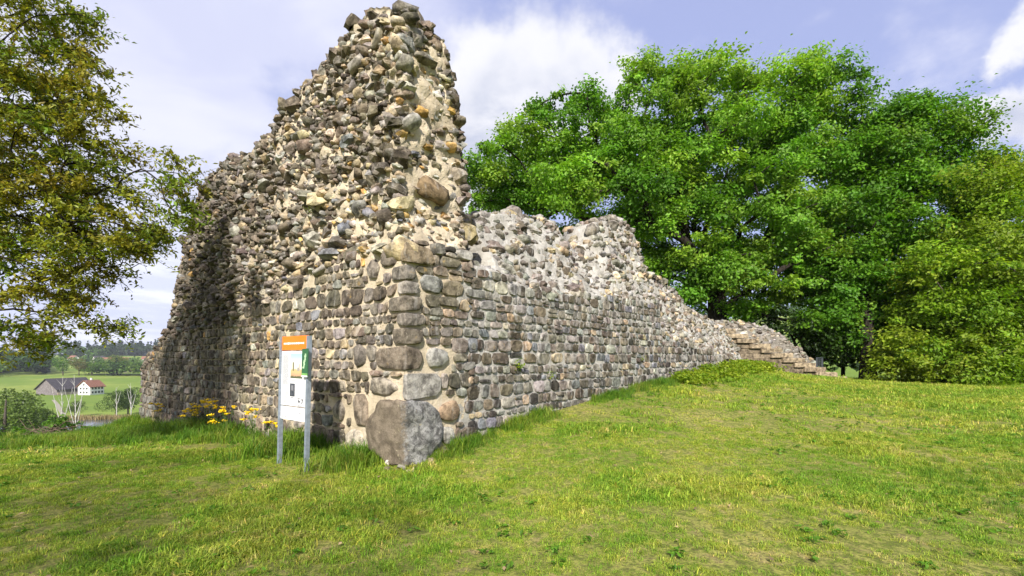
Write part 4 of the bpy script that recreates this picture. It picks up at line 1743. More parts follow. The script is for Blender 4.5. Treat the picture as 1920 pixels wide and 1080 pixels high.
OAK = [(985, 320, 105, 85), (935, 365, 60, 50), (1080, 260, 110, 90), (1110, 375, 170, 75), (1215, 210, 85, 95), (1190, 330, 120, 90), (1310, 205, 100, 90), (1440, 200, 95, 90), (1545, 165, 70, 65),
       (1400, 310, 150, 105), (1290, 430, 125, 75), (1450, 420, 140, 95), (1265, 520, 75, 60), (1400, 530, 130, 60), (1535, 480, 120, 75), (1565, 260, 60, 80), (1560, 580, 75, 50)]
DO = 27.0
ob = np.array([(1350 - 960) / F * DO, DO])
oz = gz(*ob)
oak_trunk = [v3(ob, oz - .2), v3(ob + [.05, 0], oz + 1.5), v3(ob + [-.1, .1], oz + 3.2), v3(ob + [-.1, .2], oz + 4.8), v3(ob + [.1, .1], oz + 6.5)]
GREENS = np.array([(.135, .270, .022), (.165, .305, .026), (.100, .225, .018), (.210, .335, .032)])
_, n_oak = big_tree('oak_tree', 'broad bright green oak tree spreading behind the lower ruined wall', oak_trunk, px_lobes(OAK, DO), 1.45, 1.02, 740, .19, GREENS, .036, m_leaf, m_bark, shell=.74)

LIN = [(1640, 300, 90, 80), (1690, 250, 75, 60), (1760, 270, 75, 65), (1620, 420, 110, 90), (1740, 390, 120, 100), (1850, 370, 70, 100), (1600, 520, 100, 60), (1690, 540, 110, 75), (1560, 600, 70, 50), (1700, 610, 80, 50)]
DB = 25.5
bb = np.array([(1628 - 960) / F * 24.2, 24.2])
bz = gz(*bb)
lin_trunk = [v3(bb, bz - .2), v3(bb + [0, .05], bz + 1.6), v3(bb + [.1, .3], bz + 3.4), v3(bb + [.4, .8], bz + 5.5), v3(bb + [.9, 1.2], bz + 8)]
GR2 = np.array([(.090, .215, .013), (.110, .235, .015), (.135, .240, .018), (.075, .180, .012)])
big_tree('lime_tree', 'dark green tree with bare dark trunk standing right of the steps', lin_trunk, px_lobes(LIN, DB), 1.35, 1.08, 680, .185, GR2, .028, m_leaf2, m_bark)

MAP_ = [(1840, 330, 60, 70), (1860, 450, 75, 90), (1790, 520, 110, 80), (1880, 560, 70, 90), (1745, 625, 75, 55), (1840, 650, 95, 55), (1930, 480, 60, 120), (1950, 640, 80, 70), (1700, 665, 60, 40), (1900, 685, 70, 35), (1790, 690, 70, 30)]
DM = 22.5
mbp = np.array([(1870 - 960) / F * DM, DM + 1])
mz = gz(*mbp)
map_trunk = [v3(mbp, mz - .2), v3(mbp + [0, 0], mz + 1.2), v3(mbp + [.1, .1], mz + 2.6), v3(mbp + [.1, .2], mz + 4.5), v3(mbp + [.2, .2], mz + 6.5)]
GR3 = np.array([(.170, .270, .018), (.200, .285, .022), (.135, .235, .016), (.225, .295, .024)])
big_tree('maple_tree', 'yellow green tree with leaves hanging almost to the lawn at the right edge', map_trunk, px_lobes(MAP_, DM), 1.22, .98, 680, .17, GR3, .024, m_leaf2, m_bark2)

# dark undergrowth below the right-hand trees: each shrub its own thing
DKG = np.array([(.030, .060, .010), (.036, .072, .012), (.024, .05, .010)])  # deep shade under the crowns, put into the leaf greens


def shrub(name, label, x, y, w_, h, n, size, cols, cat='shrub', group=None, mat=None, zoff=0.0, up=.8):
    zb_ = gz(x, y) + zoff
    root = empty(name, (x, y, zb_), 0, label, cat, group)
    pads = []
    for k in range(max(4, int(n / 160))):
        a = rng.uniform(0, 6.28)
        r = rng.random() ** .5
        pads.append(np.array([math.cos(a) * r * w_ * .5, math.sin(a) * r * w_ * .4, h * (.2 + .75 * rng.random() * (1 - .45 * r))]))
    nodes, par, rad = skeleton([np.array([0, 0, -.1]), np.array([0, 0, h * .08]), np.array([0, 0, h * .16])], pads, .006 + .004 * h, sag=.05)
    limbs_mesh(nodes, par, rad, 5).build('stem', m_bark, root, True)
    V, Q, T = pad_leaves(pads, min(w_ * .5, h) * .36, n / len(pads), size, cols, .7, up)
    V[:, 2] = np.maximum(V[:, 2], .01)
    add('foliage', mesh_np('foliage', V, [Q], False, T), mat or m_leaf2, root)
    return root


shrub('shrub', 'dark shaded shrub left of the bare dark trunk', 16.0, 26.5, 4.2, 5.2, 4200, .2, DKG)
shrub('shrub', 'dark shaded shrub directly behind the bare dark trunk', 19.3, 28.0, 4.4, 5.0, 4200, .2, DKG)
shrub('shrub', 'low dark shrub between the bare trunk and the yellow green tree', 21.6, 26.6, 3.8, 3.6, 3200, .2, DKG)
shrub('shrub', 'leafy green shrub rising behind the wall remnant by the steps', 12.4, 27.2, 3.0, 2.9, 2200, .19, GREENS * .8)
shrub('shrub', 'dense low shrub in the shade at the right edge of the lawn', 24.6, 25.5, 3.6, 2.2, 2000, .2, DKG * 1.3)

# the near tree on the left: trunk outside the picture, twigs and single leaves in view
LT = [(20, 90, 110, 90), (90, 160, 110, 80), (60, 300, 150, 110), (160, 250, 75, 70), (190, 340, 70, 60), (60, 430, 150, 80), (190, 430, 110, 55), (230, 470, 60, 35), (60, 540, 120, 60), (120, 500, 100, 45),
      (20, 610, 90, 55), (300, 330, 45, 45), (335, 340, 30, 25), (340, 400, 30, 22), (-80, 200, 120, 180), (-90, 450, 120, 150), (-200, 300, 140, 200), (90, 30, 90, 40), (150, 610, 60, 30), (40, 200, 90, 110), (20, 380, 90, 90), (110, 380, 80, 60)]
DLT = 8.2
lt_lobes = px_lobes(LT, DLT, 1.0)
lt_pos = np.array([-12.6, 7.6])
lz = gz(*lt_pos)
lt_trunk = [v3(lt_pos, lz - .3), v3(lt_pos + [.1, 0], lz + 1.2), v3(lt_pos + [.4, .1], lz + 2.4), v3(lt_pos + [.9, .2], lz + 3.6), v3(lt_pos + [1.5, .2], lz + 5.0)]
LTC = np.array([(.200, .225, .018), (.235, .235, .020), (.160, .215, .016), (.235, .220, .022), (.135, .200, .015), (.215, .240, .02)])
root = empty('ash_tree', lt_trunk[0], 0, 'near tree with bronze green leaves overhanging from the left edge', 'tree')
off = np.asarray(lt_trunk[0])
pads = crown_pads(lt_lobes, .43, .35)
nodes, par, rad = skeleton(lt_trunk, pads, .0058, .45, .3, .10)
# twigs: three to six out of every pad
ntw = []
Cs, Ds, Ts = [], [], []
nl, pl_, rl = [nodes], [par], [rad]
nn_ = len(nodes)
tipset = [i for i in range(len(nodes)) if i not in set(par.tolist())]
for i in tipset:
    q = nodes[i]
    base = LTC[rng.integers(len(LTC))] * rng.uniform(.8, 1.25)
    for k in range(int(rng.integers(12, 18))):
        d = rng.normal(0, 1, 3)
        d[2] *= .55
        d /= np.linalg.norm(d)
        ln = rng.uniform(.22, .55)
        p1 = q + d * ln * .5 + rng.normal(0, .03, 3)
        p2 = q + d * ln + np.array([0, 0, -.10 * ln]) + rng.normal(0, .03, 3)
        nl.append(np.array([p1, p2]))
        pl_.append(np.array([i, nn_]))
        rl.append(np.array([.0035, .0018]))
        nn_ += 2
        m = int(rng.integers(13, 21))
        f = rng.uniform(.15, 1.08, m)
        pts_ = q + d * ln * f[:, None] + rng.normal(0, .035, (m, 3)) - np.array([0, 0, .1]) * ln * (f ** 2)[:, None]
        Cs.append(pts_)
        Ts.append(base * rng.uniform(.7, 1.4, (m, 1)) * rng.uniform(.9, 1.1, (m, 3)))
nodes, par, rad = np.concatenate(nl), np.concatenate(pl_), np.concatenate(rl)
limbs_mesh(nodes - off, par, rad, 6, 1.4).build('trunk', m_bark, root, True)
C = np.concatenate(Cs)
V, Q, _ = leaves(C, .088, .55, aspect=.42, droop=.25)
add('crown', mesh_np('crown', V - off, [Q], False, np.concatenate(Ts)), m_leaf_left, root)
print('left leaves', len(Q), 'oak leaves', n_oak)

# a second tree of the same row, left of and behind the viewpoint: its shade lies on the lawn at the lower left
tp_ = np.array([-7.2, -5.2])
sz_ = gz(*tp_)
sh_trunk = [v3(tp_, sz_ - .2), v3(tp_, sz_ + 1.5), v3(tp_ + [.1, 0], sz_ + 3.0), v3(tp_ + [.4, .1], sz_ + 4.5)]
sh_lobes = [(np.array([-6.6, -1.6, 6.2]), np.array([1.9, 2.2, 1.0])), (np.array([-4.2, -2.8, 5.9]), np.array([1.9, 1.8, .9])), (np.array([-2.2, -3.6, 5.8]), np.array([1.5, 1.4, .8])),
            (np.array([-6.0, -4.4, 6.2]), np.array([2.2, 2.0, 1.1]))]
big_tree('ash_tree', 'tree behind the viewpoint whose dappled shade falls on the near left lawn', sh_trunk, sh_lobes, 1.0, .9, 70, .11, LTC, .02, m_leaf_left, m_bark)

# ------------------------------------------------------------------ valley: lake, reeds, farm, far trees
m_water, t = new_mat("lake_water")
g = t.n('ShaderNodeNewGeometry')
n = t.noise(g.outputs['Position'], 1.2, 4.0)
b = finish(t, (0.05, 0.065, 0.07), 0.12, n, 0.02, 0.5, 0.3)
th = np.linspace(0, 2 * np.pi, 48, endpoint=False)
lc = np.array([-160.0, 168.0])
rim = np.stack([lc[0] + 70 * np.cos(th) * (1 + .12 * np.sin(3 * th)), lc[1] + 38 * np.sin(th) * (1 + .1 * np.cos(2 * th)), np.full(48, -24.6)], 1)
V = np.concatenate([rim, [[lc[0], lc[1], -24.6]]])
T = np.stack([np.arange(48), (np.arange(48) + 1) % 48, np.full(48, 48)], 1)
tag(add('water', mesh_np('water', V, [T], True), m_water), kind='structure')

m_reed = leaf_mat("dry_reed", .1, .3, (1.1, 1.1, .8))
n = 9000
a = rng.uniform(0.02, np.pi * 1.02, n)
rr = rng.uniform(1.0, 1.16, n)
bx = lc[0] + 70 * np.cos(a) * (1 + .12 * np.sin(3 * a)) * rr
by = lc[1] + 38 * np.sin(a) * (1 + .1 * np.cos(2 * a)) * rr
hh = rng.uniform(1.2, 2.6, n)
B0 = np.stack([bx, by, np.full(n, -24.9)], 1)
wv = np.stack([rng.normal(0, .18, n), rng.normal(0, .18, n), np.zeros(n)], 1)
V = np.stack([B0 - wv, B0 + wv, B0 + np.stack([rng.normal(0, .3, n), rng.normal(0, .3, n), hh], 1)], 1).reshape(-1, 3)
T = np.arange(3 * n).reshape(n, 3)
tint = np.array([(.30, .24, .12)]) * rng.uniform(.6, 1.3, (n, 1))
tag(add('reeds', mesh_np('reeds', V, [T], False, tint), m_reed), 'pale dry reeds along the far bank of the lake', 'reeds', None, 'stuff')


def far_tree_mesh(kind, n, seed):
    """unit-high tree: V, Q, shade per face; bottom at z = 0"""
    r = np.random.default_rng(seed)
    if kind == 'conifer':
        z = r.random(n) ** 1.3 * .95 + .04
        rad = (1 - z) * .24 * (r.random(n) ** .5)
        a = r.uniform(0, 6.28, n)
        C = np.stack([np.cos(a) * rad, np.sin(a) * rad, z], 1)
        size = .09
    else:
        lob = [(r.normal(0, .17), r.normal(0, .17), r.uniform(.34, .78), r.uniform(.16, .27)) for _ in range(9)]
        C = []
        for k in range(n):
            l = lob[r.integers(len(lob))]
            v = r.normal(0, 1, 3)
            v /= np.linalg.norm(v)
            C.append(np.array(l[:3]) + v * l[3] * (.6 + .4 * r.random()) * np.array([1.15, 1.15, .9]))
        C = np.array(C)
        if kind == 'bush':
            C[:, 2] = (C[:, 2] - .1) * 1.05
            C[:, :2] *= 1.2
        size = .10
    return C, size


def far_tree(name, label, x, y, h, kind, col, n=900, group=None, trunk=True, wide=1.0, cat='tree', z=None, bark=None, seed=None):
    z = gz(x, y) if z is None else z
    root = empty(name, (x, y, z), 0, label, cat, group)
    C, size = far_tree_mesh(kind, n, int(rng.integers(1e6)) if seed is None else seed)
    C = C * np.array([h * wide, h * wide, h])
    V, Q, _ = leaves(C, size * h * (420 / n) ** .5 * .95, .7, aspect=.75)
    tt = np.array(col)[None] * rng.uniform(.7, 1.35, (len(Q), 1))
    add('crown', mesh_np('crown', V, [Q], False, tt), m_leaf2, root)
    if trunk:
        MB().tube([(0, 0, -.5), (0, 0, h * .35), (.02 * h, 0, h * .7)], [h * .025, h * .018, h * .006], 6).build('trunk', bark or m_bark2, root, True)
    return root


def at(px, depth):
    return (px - 960) / F * depth, depth


# meadow edge trees and hedges that stand apart
FT = [
    ('broad_tree', 'round mid green tree at the left end of the far hedge', 118, 560, 25, 'round', (.085, .175, .02), 1.1),
    ('broad_tree', 'brownish olive round tree in the far hedge above the barn', 148, 560, 22, 'round', (.15, .14, .04), 1.0),
    ('broad_tree', 'light green round tree in the far hedge above the white farmhouse', 172, 560, 16, 'round', (.11, .19, .028), 1.1),
    ('broad_tree', 'pale olive tree on the slope beyond the far hedge', 222, 640, 26, 'round', (.13, .17, .035), 1.1),
    ('broad_tree', 'dark tree at the foot of the far wood left of the hedge', 85, 600, 27, 'round', (.030, .065, .014), 1.2),
]
for nm, lb, px, dep, h, kd, col, wd in FT:
    x, y = at(px, dep)
    far_tree(nm, lb, x, y, h, kd, col, 900, None, True, wd)
# mid-distance trees round the lake
MT = [
    ('willow_tree', 'grey green feathery tree by the lake at the left edge', 8, 120, 23, (.12, .175, .04), .62), ('willow_tree', 'feathery green tree right of the one at the left edge', 48, 135, 20, (.12, .17, .045), .55),
    ('alder_tree', 'slim green tree on the near lake shore below the barn', 80, 150, 12, (.08, .13, .03), .6), ('alder_tree', 'green tree on the far lake shore beside a white trunk', 218, 215, 13, (.055, .095, .02), 1.0),
    ('alder_tree', 'slender leafy tree nearest the tall wall on the far lake shore', 240, 225, 14, (.05, .09, .022), .6), ('alder_tree', 'small rounded bush tree below the white farmhouse', 140, 215, 8, (.06, .095, .022), 1.1),
]
for nm, lb, px, dep, h, col, wd in MT:
    x, y = at(px, dep)
    far_tree(nm, lb, x, y, h, 'round', col, 3600, None, True, wd, z=-25)

m_birch, t = new_mat("birch_bark")
g = t.n('ShaderNodeNewGeometry')
mp2 = t.n('ShaderNodeMapping')
mp2.inputs['Scale'].default_value = (.6, .6, 2.2)
t.l(g.outputs['Position'], mp2.inputs[0])
n = t.noise(mp2.outputs[0], 2.4, 3.0, .6)
finish(t, t.mix(t.remap(n, .55, .68), (.46, .445, .41), (.12, .11, .10)), .8)
BI = [('bare white birch with a forked top left of the lake', 115, 150, 21, 2), ('tall bare white birch with two stems in front of the lake', 144, 140, 22, 3), ('thin bare white birch standing left among the feathery trees', 48, 150, 17, 1),
      ('thin pale birch trunk on the far shore left of the leafy tree', 219, 212, 14, 1), ('thin pale birch trunk nearest the tall wall on the far shore', 246, 205, 16, 2)]
for lb, px, dep, h, fork in BI:
    x, y = at(px, dep)
    root = empty('birch_tree', (x, y, -25), 0, lb, 'tree', 'bare birches by the lake')
    mb = MB()
    lean = rng.normal(0, .04)
    zt_ = np.linspace(0, 1, 8)
    stem = np.stack([lean * h * zt_ + rng.normal(0, .10, 8) * zt_, rng.normal(0, .10, 8) * zt_, h * zt_ - .4], 1)
    mb.tube(stem, .20 * (1 - zt_ * .85), 7)
    for k in range(fork):
        f = rng.uniform(.25, .5)
        i0 = int(f * 7)
        sg = -1 if k % 2 else 1
        tt2 = np.linspace(0, 1, 7)
        ln = h * (1 - f) * rng.uniform(.75, .95)
        br = stem[i0] + np.stack([sg * ln * .26 * tt2 ** .8 + rng.normal(0, .08, 7) * tt2, rng.normal(0, .5) * tt2, ln * tt2], 1)
        mb.tube(br, .13 * (1 - tt2 * .85), 6)
    for k in range(12):
        f = rng.uniform(.4, .95)
        i0 = min(6, int(f * 7))
        sg = rng.choice([-1, 1])
        ln = rng.uniform(1.0, 2.6)
        tt2 = np.linspace(0, 1, 4)
        br = stem[i0] + np.stack([sg * ln * .5 * tt2, rng.normal(0, .4) * tt2, ln * tt2 ** .9], 1)
        mb.tube(br, .06 * (1 - tt2 * .8), 4)
    mb.build('trunk', m_birch, root, True)

# woods on the far slope
cl, cs, ct = [], [], []
protos = [far_tree_mesh('round', 46, 900 + i) for i in range(5)] + [far_tree_mesh('conifer', 40, 950 + i) for i in range(3)]


def wood(n, px_rng, dep_rng, h_rng, cols, conifer=.15):
    for _ in range(n):
        px = rng.uniform(*px_rng)
        dep = rng.uniform(*dep_rng)
        x, y = at(px, dep)
        h = rng.uniform(*h_rng)
        con = rng.random() < conifer
        C, s = protos[rng.integers(5, 8) if con else rng.integers(0, 5)]
        hh_ = h * (1.25 if con else 1)
        cl.append(C * hh_ * np.array([1.15, 1.15, 1]) + np.array([x, y, gz(x, y)]))
        cs.append(np.full(len(C), s * hh_ * 2.0))
        base = np.array((.022, .045, .018) if con else cols[rng.integers(len(cols))]) * rng.uniform(.8, 1.25)
        ct.append(base * rng.uniform(.65, 1.35, (len(C), 1)))


WC = [(.070, .135, .024), (.085, .155, .028), (.05, .105, .022), (.11, .165, .035)]
wood(90, (165, 300), (560, 600), (12, 19), WC, .05)            # hedge along the top of the meadow
wood(120, (-60, 90), (560, 760), (20, 30), [(.028, .06, .015), (.04, .08, .016)], .15)
wood(60, (-200, 20), (500, 600), (14, 22), WC, .1)
wood(70, (120, 215), (1000, 1250), (22, 32), WC, .6)             # behind the hillside houses
wood(150, (195, 330), (1250, 1500), (26, 38), [(.030, .060, .020), (.04, .075, .024)], .4)
wood(170, (-250, 140), (1500, 2100), (22, 34), [(.032, .06, .024), (.04, .07, .028)], .3)
wood(120, (140, 330), (650, 950), (9, 16), WC, .1)
wood(420, (1250, 2300), (260, 1100), (16, 26), WC, .15)          # slope seen under the right-hand trees
wood(260, (330, 1250), (700, 2000), (18, 28), WC, .25)
C = np.concatenate(cl)
V, Q, _ = leaves(C, np.concatenate(cs), .7, aspect=.8)
tag(add('woodland', mesh_np('woodland', V, [Q], False, np.concatenate(ct)), m_leaf2), 'far hedges and woods covering the slopes beyond the lake', 'woodland', None, 'stuff')

# farm
m_render = plain("white_render", (.78, .76, .72), .8, .05, .5)
m_tile = plain("red_roof_tile", (.21, .10, .065), .8, .25, 1.5)
m_dkroof = plain("dark_roof_tile", (.055, .05, .055), .8, .25, 1.0)
m_wood = plain("weathered_boards", (.16, .14, .14), .85, .3, 1.2)
m_glass = plain("window_glass", (.04, .05, .06), .15, .1, 1.0, 0, .6)
m_base = plain("pale_plinth", (.50, .40, .30), .85, .1, .6)


def gable_house(name, label, x, y, rz, wx, wy, hw, hr, wallm, roofm, wins=(), eave=.8, z=None, cat='house', chimney=False, door=False, plinth=None):
    """gable ends face +-x; ridge runs along x"""
    z = gz(x, y) if z is None else z
    root = empty(name, (x, y, z), rz, label, cat)
    mb = MB()
    X, Y = wx / 2, wy / 2
    V = [(-X, -Y, -1), (X, -Y, -1), (X, Y, -1), (-X, Y, -1), (-X, -Y, hw), (X, -Y, hw), (X, Y, hw), (-X, Y, hw), (-X, 0, hw + hr), (X, 0, hw + hr)]
    mb.raw(V, [[0, 1, 5, 4], [2, 3, 7, 6], [1, 2, 6, 5], [3, 0, 4, 7]], [[5, 6, 9], [7, 4, 8]])
    mb.build('wall', wallm, root)
    mb = MB()
    sl = hr / Y
    e = eave
    th_ = .35
    for sg in (-1, 1):
        a = [(-X - e, 0, hw + hr + .05), (X + e, 0, hw + hr + .05), (X + e, sg * (Y + e), hw - sl * e + .05), (-X - e, sg * (Y + e), hw - sl * e + .05)]
        b = [(p[0], p[1], p[2] + th_) for p in a]
        mb.raw(a + b, [[0, 1, 2, 3], [4, 5, 6, 7], [0, 1, 5, 4], [1, 2, 6, 5], [2, 3, 7, 6], [3, 0, 4, 7]])
    rf = mb.build('roof', roofm, root)
    if chimney:
        MB().box((X * .2, 1.0, hw + hr + .6), (1.0, 1.0, 2.2)).build('chimney', wallm, rf)
    for face, a, zc, ww, wh in wins:
        if face == 'x':
            f = MB().box((-X - .05, a, zc), (.16, ww + .3, wh + .3)).build('window', wallm, root)
            MB().box((-X - .1, a, zc), (.14, ww, wh)).build('pane', m_glass, f)
        else:
            f = MB().box((a, -Y - .05, zc), (ww + .3, .16, wh + .3)).build('window', wallm, root)
            MB().box((a, -Y - .1, zc), (ww, .14, wh)).build('pane', m_glass, f)
    if door:
        MB().box((door, -Y - .06, 2.0), (4.0, .2, 4.2)).build('door', m_dkroof, root)
    if plinth:
        MB().box((0, -Y - .12, .6), (wx * .98, .3, 2.4)).build('plinth', plinth, root)
    return root


x, y = at(171, 345)
WN = [('y', a, zc, 1.5, 1.5) for a in (-4.5, -1.5, 1.5, 4.5) for zc in (1.8, 4.6)] + [('x', a, zc, 1.3, 1.5) for a in (-2.6, 2.6) for zc in (1.8, 4.6)]
# the white gable looks towards the viewer's left, the long side to the right
gable_house('farmhouse', 'white farmhouse with red tiled roof beside the dark barn', x, y, math.radians(84), 10.5, 9.5, 6.0, 4.0, m_render, m_tile,
            [('y', a, zc, 1.5, 1.5) for a in (-3.6, -1.2, 1.2, 3.6) for zc in (1.8, 4.6)] + [('x', a, zc, 1.3, 1.5) for a in (-2.4, 0, 2.4) for zc in (1.8, 4.6)] + [('x', 0, 7.2, 1.2, 1.2)], .9, -25, 'house', True)
x, y = at(124, 352)
gable_house('barn', 'large dark roofed grey barn left of the white farmhouse', x, y, math.radians(78), 25, 19, 4.2, 7.0, m_wood, m_dkroof, (), 1.0, -25, 'barn', False, 3.0, m_base)
gable_house('house', 'white house on the far hillside left of the long red roof', *at(186, 900), math.radians(60), 16, 13, 7, 6, m_render, m_dkroof, [('x', a, 3, 2, 2) for a in (-3, 3)], .8, None)
gable_house('farm_building', 'long low red roofed building on the far hillside', *at(218, 900), math.radians(5), 46, 16, 5, 6, m_wood, m_tile, (), 1.0, None, 'building')
gable_house('house', 'pale house with brown roof high on the far slope beside the tall wall', *at(277, 980), math.radians(20), 18, 13, 7, 5, m_render, m_tile, [('y', a, 3.2, 2, 2) for a in (-5, 0, 5)], .8, None)
gable_house('house', 'small brown roofed house half hidden in the trees left of the dark conifers', *at(138, 980), math.radians(-20), 17, 13, 6, 6, m_render, m_tile, [('y', a, 3, 2, 2) for a in (-4, 4)], .8, None)
gable_house('house', 'tiny red roofed chalet on the slope above the hedge', *at(238, 640), math.radians(60), 9, 8, 3.2, 3, m_wood, m_tile, [('x', 0, 1.8, 1.6, 1.4)], .7, None)

# farm track as a sheet on the meadow
m_track = plain("gravel_track", (.27, .245, .19), .95, .15, 1.0)
tr = [at(100, 300), at(108, 270), at(112, 245), at(118, 225), at(122, 205)]
P_ = np.array([(p[0], p[1], gz(*p) + .06) for p in tr])
V = np.concatenate([P_ - [1.2, 0, 0], P_ + [1.2, 0, 0]])
Q = np.array([[i, i + 1, len(P_) + i + 1, len(P_) + i] for i in range(len(P_) - 1)])
tag(add('path', mesh_np('path', V, [Q]), m_track), kind='structure')

# leafy shrub and brush pile on the brow at the left
BRG = np.array([(.070, .150, .016), (.085, .170, .018), (.055, .120, .014)])
x, y = at(40, 17.0)
shrub('shrub', 'bright green leafy shrub on the brow at the left edge, beside the dead branches', x, y, 2.6, 1.25, 3000, .13, BRG, 'shrub', None, m_leaf2, .4)
x, y = at(95, 17.5)
shrub('shrub', 'bright green sprays rising behind the pile of dead branches', x, y, 2.0, 1.35, 1800, .13, BRG, 'shrub', None, m_leaf2, .5)
x, y = at(238, 21)
shrub('shrub', 'low yellow green shrub on the brow close to the end of the tall wall', x, y, 2.2, 1.0, 1500, .12, BRG * np.array([1.4, 1.15, 1]), 'shrub', None, m_leaf2, 1.0)
x, y = at(92, 15.0)
pz = gz(x, y)
brush = empty('brush_pile', (x, y, pz), 0, 'pile of dead brown branches on the brow of the lawn at the left', 'branches')
m_dead = bark_mat("dead_branch", (.13, .095, .07))
for k in range(34):
    a = rng.uniform(-.5, .5) + (math.pi if rng.random() < .3 else 0)
    ln = rng.uniform(.5, 1.25)
    c = np.array([rng.normal(0, .35), rng.normal(0, .25), rng.uniform(.02, .38)])
    d = unit(np.array([math.cos(a), .3 * math.sin(a), rng.uniform(.05, .5)]))
    P_ = [c - d * ln * .5, c + rng.normal(0, .05, 3), c + d * ln * .5 + rng.normal(0, .06, 3), c + d * ln * .75 + rng.normal(0, .1, 3)]
    P_ = [np.array([p[0], p[1], max(p[2], .0)]) for p in P_]
    MB().tube(P_, [.02, .016, .010, .004], 5).build('branch', m_dead, brush, True)


# ------------------------------------------------------------------ grass and weeds
def tuft_mesh(name, n, spread, h, w_, lean, cols, seed, mat):
    r = np.random.default_rng(seed)
    B = np.stack([r.uniform(-spread, spread, n), r.uniform(-spread, spread, n), np.zeros(n)], 1)
    a = r.uniform(0, 6.28, n)
    side = np.stack([np.cos(a), np.sin(a), np.zeros(n)], 1)
    fwd = np.stack([-np.sin(a), np.cos(a), np.zeros(n)], 1)
    hh = (h * r.uniform(.45, 1.25, n))[:, None]
    ww = (w_ * r.uniform(.7, 1.3, n))[:, None]
    ln = (lean * r.uniform(.2, 1.5, n))[:, None]
    up = np.array([0, 0, 1.0])
    m1 = B + up * hh * .55 + fwd * hh * ln * .3
    tip = B + up * hh * (1 - .25 * ln) + fwd * hh * ln
    V = np.stack([B - side * ww * .5 - up * .01, B + side * ww * .5 - up * .01, m1 + side * ww * .42, m1 - side * ww * .42, tip], 1).reshape(-1, 3)
    i = np.arange(n) * 5
    Q = np.stack([i, i + 1, i + 2, i + 3], 1)
    T = np.stack([i + 3, i + 2, i + 4], 1)
    c = cols[r.integers(0, len(cols), n)] * r.uniform(.5, 1.45, (n, 1)) * np.where(r.random((n, 1)) < .08, np.array([[1.7, 1.25, 1.6]]), 1.0)
    me = mesh_np(name, V, [Q, T], False, np.concatenate([c, c]))
    me.materials.append(mat)
    return me


def scatter(name, pts, rotz, scl, idx, protos_me, label, cat, tilt=None):
    """one stuff object: points carrying instances of a few tuft meshes"""
    coll = bpy.data.collections.new(name + '_tufts')
    for k, me in enumerate(protos_me):
        o = bpy.data.objects.new('%s_tuft_%02d' % (name, k), me)
        coll.objects.link(o)
    me = bpy.data.meshes.new(name)
    n = len(pts)
    me.vertices.add(n)
    me.vertices.foreach_set('co', np.asarray(pts, np.float32).ravel())
    at_ = me.attributes.new('rot', 'FLOAT_VECTOR', 'POINT')
    rot = np.zeros((n, 3), np.float32)
    rot[:, 2] = rotz
    rot[:, :2] = rng.normal(0, .12, (n, 2))
    at_.data.foreach_set('vector', rot.ravel())
    at_ = me.attributes.new('scl', 'FLOAT', 'POINT')
    at_.data.foreach_set('value', np.asarray(scl, np.float32))
    at_ = me.attributes.new('pick', 'INT', 'POINT')
    at_.data.foreach_set('value', np.asarray(idx, np.int32))
    ob_ = add(name, me)
    ng = bpy.data.node_groups.new(name, 'GeometryNodeTree')
    ng.interface.new_socket('Geometry', in_out='INPUT', socket_type='NodeSocketGeometry')
    ng.interface.new_socket('Geometry', in_out='OUTPUT', socket_type='NodeSocketGeometry')
    N = ng.nodes
    gi, go_ = N.new('NodeGroupInput'), N.new('NodeGroupOutput')
    ci = N.new('GeometryNodeCollectionInfo')
    ci.inputs['Collection'].default_value = coll
    ci.inputs['Separate Children'].default_value = True
    ci.inputs['Reset Children'].default_value = True
    ip = N.new('GeometryNodeInstanceOnPoints')
    ip.inputs['Pick Instance'].default_value = True

    def named(nm, ty):
        a = N.new('GeometryNodeInputNamedAttribute')
        a.data_type = ty
        a.inputs['Name'].default_value = nm
        return a.outputs['Attribute']
    lk = ng.links.new
    lk(gi.outputs[0], ip.inputs['Points'])
    lk(ci.outputs[0], ip.inputs['Instance'])
    lk(named('pick', 'INT'), ip.inputs['Instance Index'])
    e2r = N.new('FunctionNodeEulerToRotation')
    lk(named('rot', 'FLOAT_VECTOR'), e2r.inputs[0])
    lk(e2r.outputs[0], ip.inputs['Rotation'])
    lk(named('scl', 'FLOAT'), ip.inputs['Scale'])
    lk(ip.outputs[0], go_.inputs[0])
    md = ob_.modifiers.new('scatter', 'NODES')
    md.node_group = ng
    tag(ob_, label, cat, None, 'stuff')
    return ob_


def in_masonry(x, y, m=0.0):
    q = np.stack([x, y], 1) - C0
    a, r = q @ L2, q @ R2
    tallw = (a > -m) & (a < LEN + m) & (r > -m) & (r < 1.4)
    loww = (r > -m) & (r < TEND + m) & (a > -m) & (a < 1.8)
    inside = (a > 0) & (r > 0)
    q2 = np.stack([x, y], 1) - A0
    s, d_ = q2 @ sd, q2 @ sn
    st = (s > -.05) & (s < 9) & (d_ > -.05) & (d_ < 2.4)
    return tallw | loww | st | (inside & (y < 30) & (r < TEND) & (a < LEN))


def sample(n, y0, y1, pw=1.0, xm=1.2, extra=2.5):
    """points over the visible wedge of lawn"""
    y = y0 + (y1 - y0) * rng.random(n) ** pw
    x = (rng.random(n) * 2 - 1) * (y * xm + extra)
    k = ~in_masonry(x, y, 0.02)
    x, y = x[k], y[k]
    return x, y


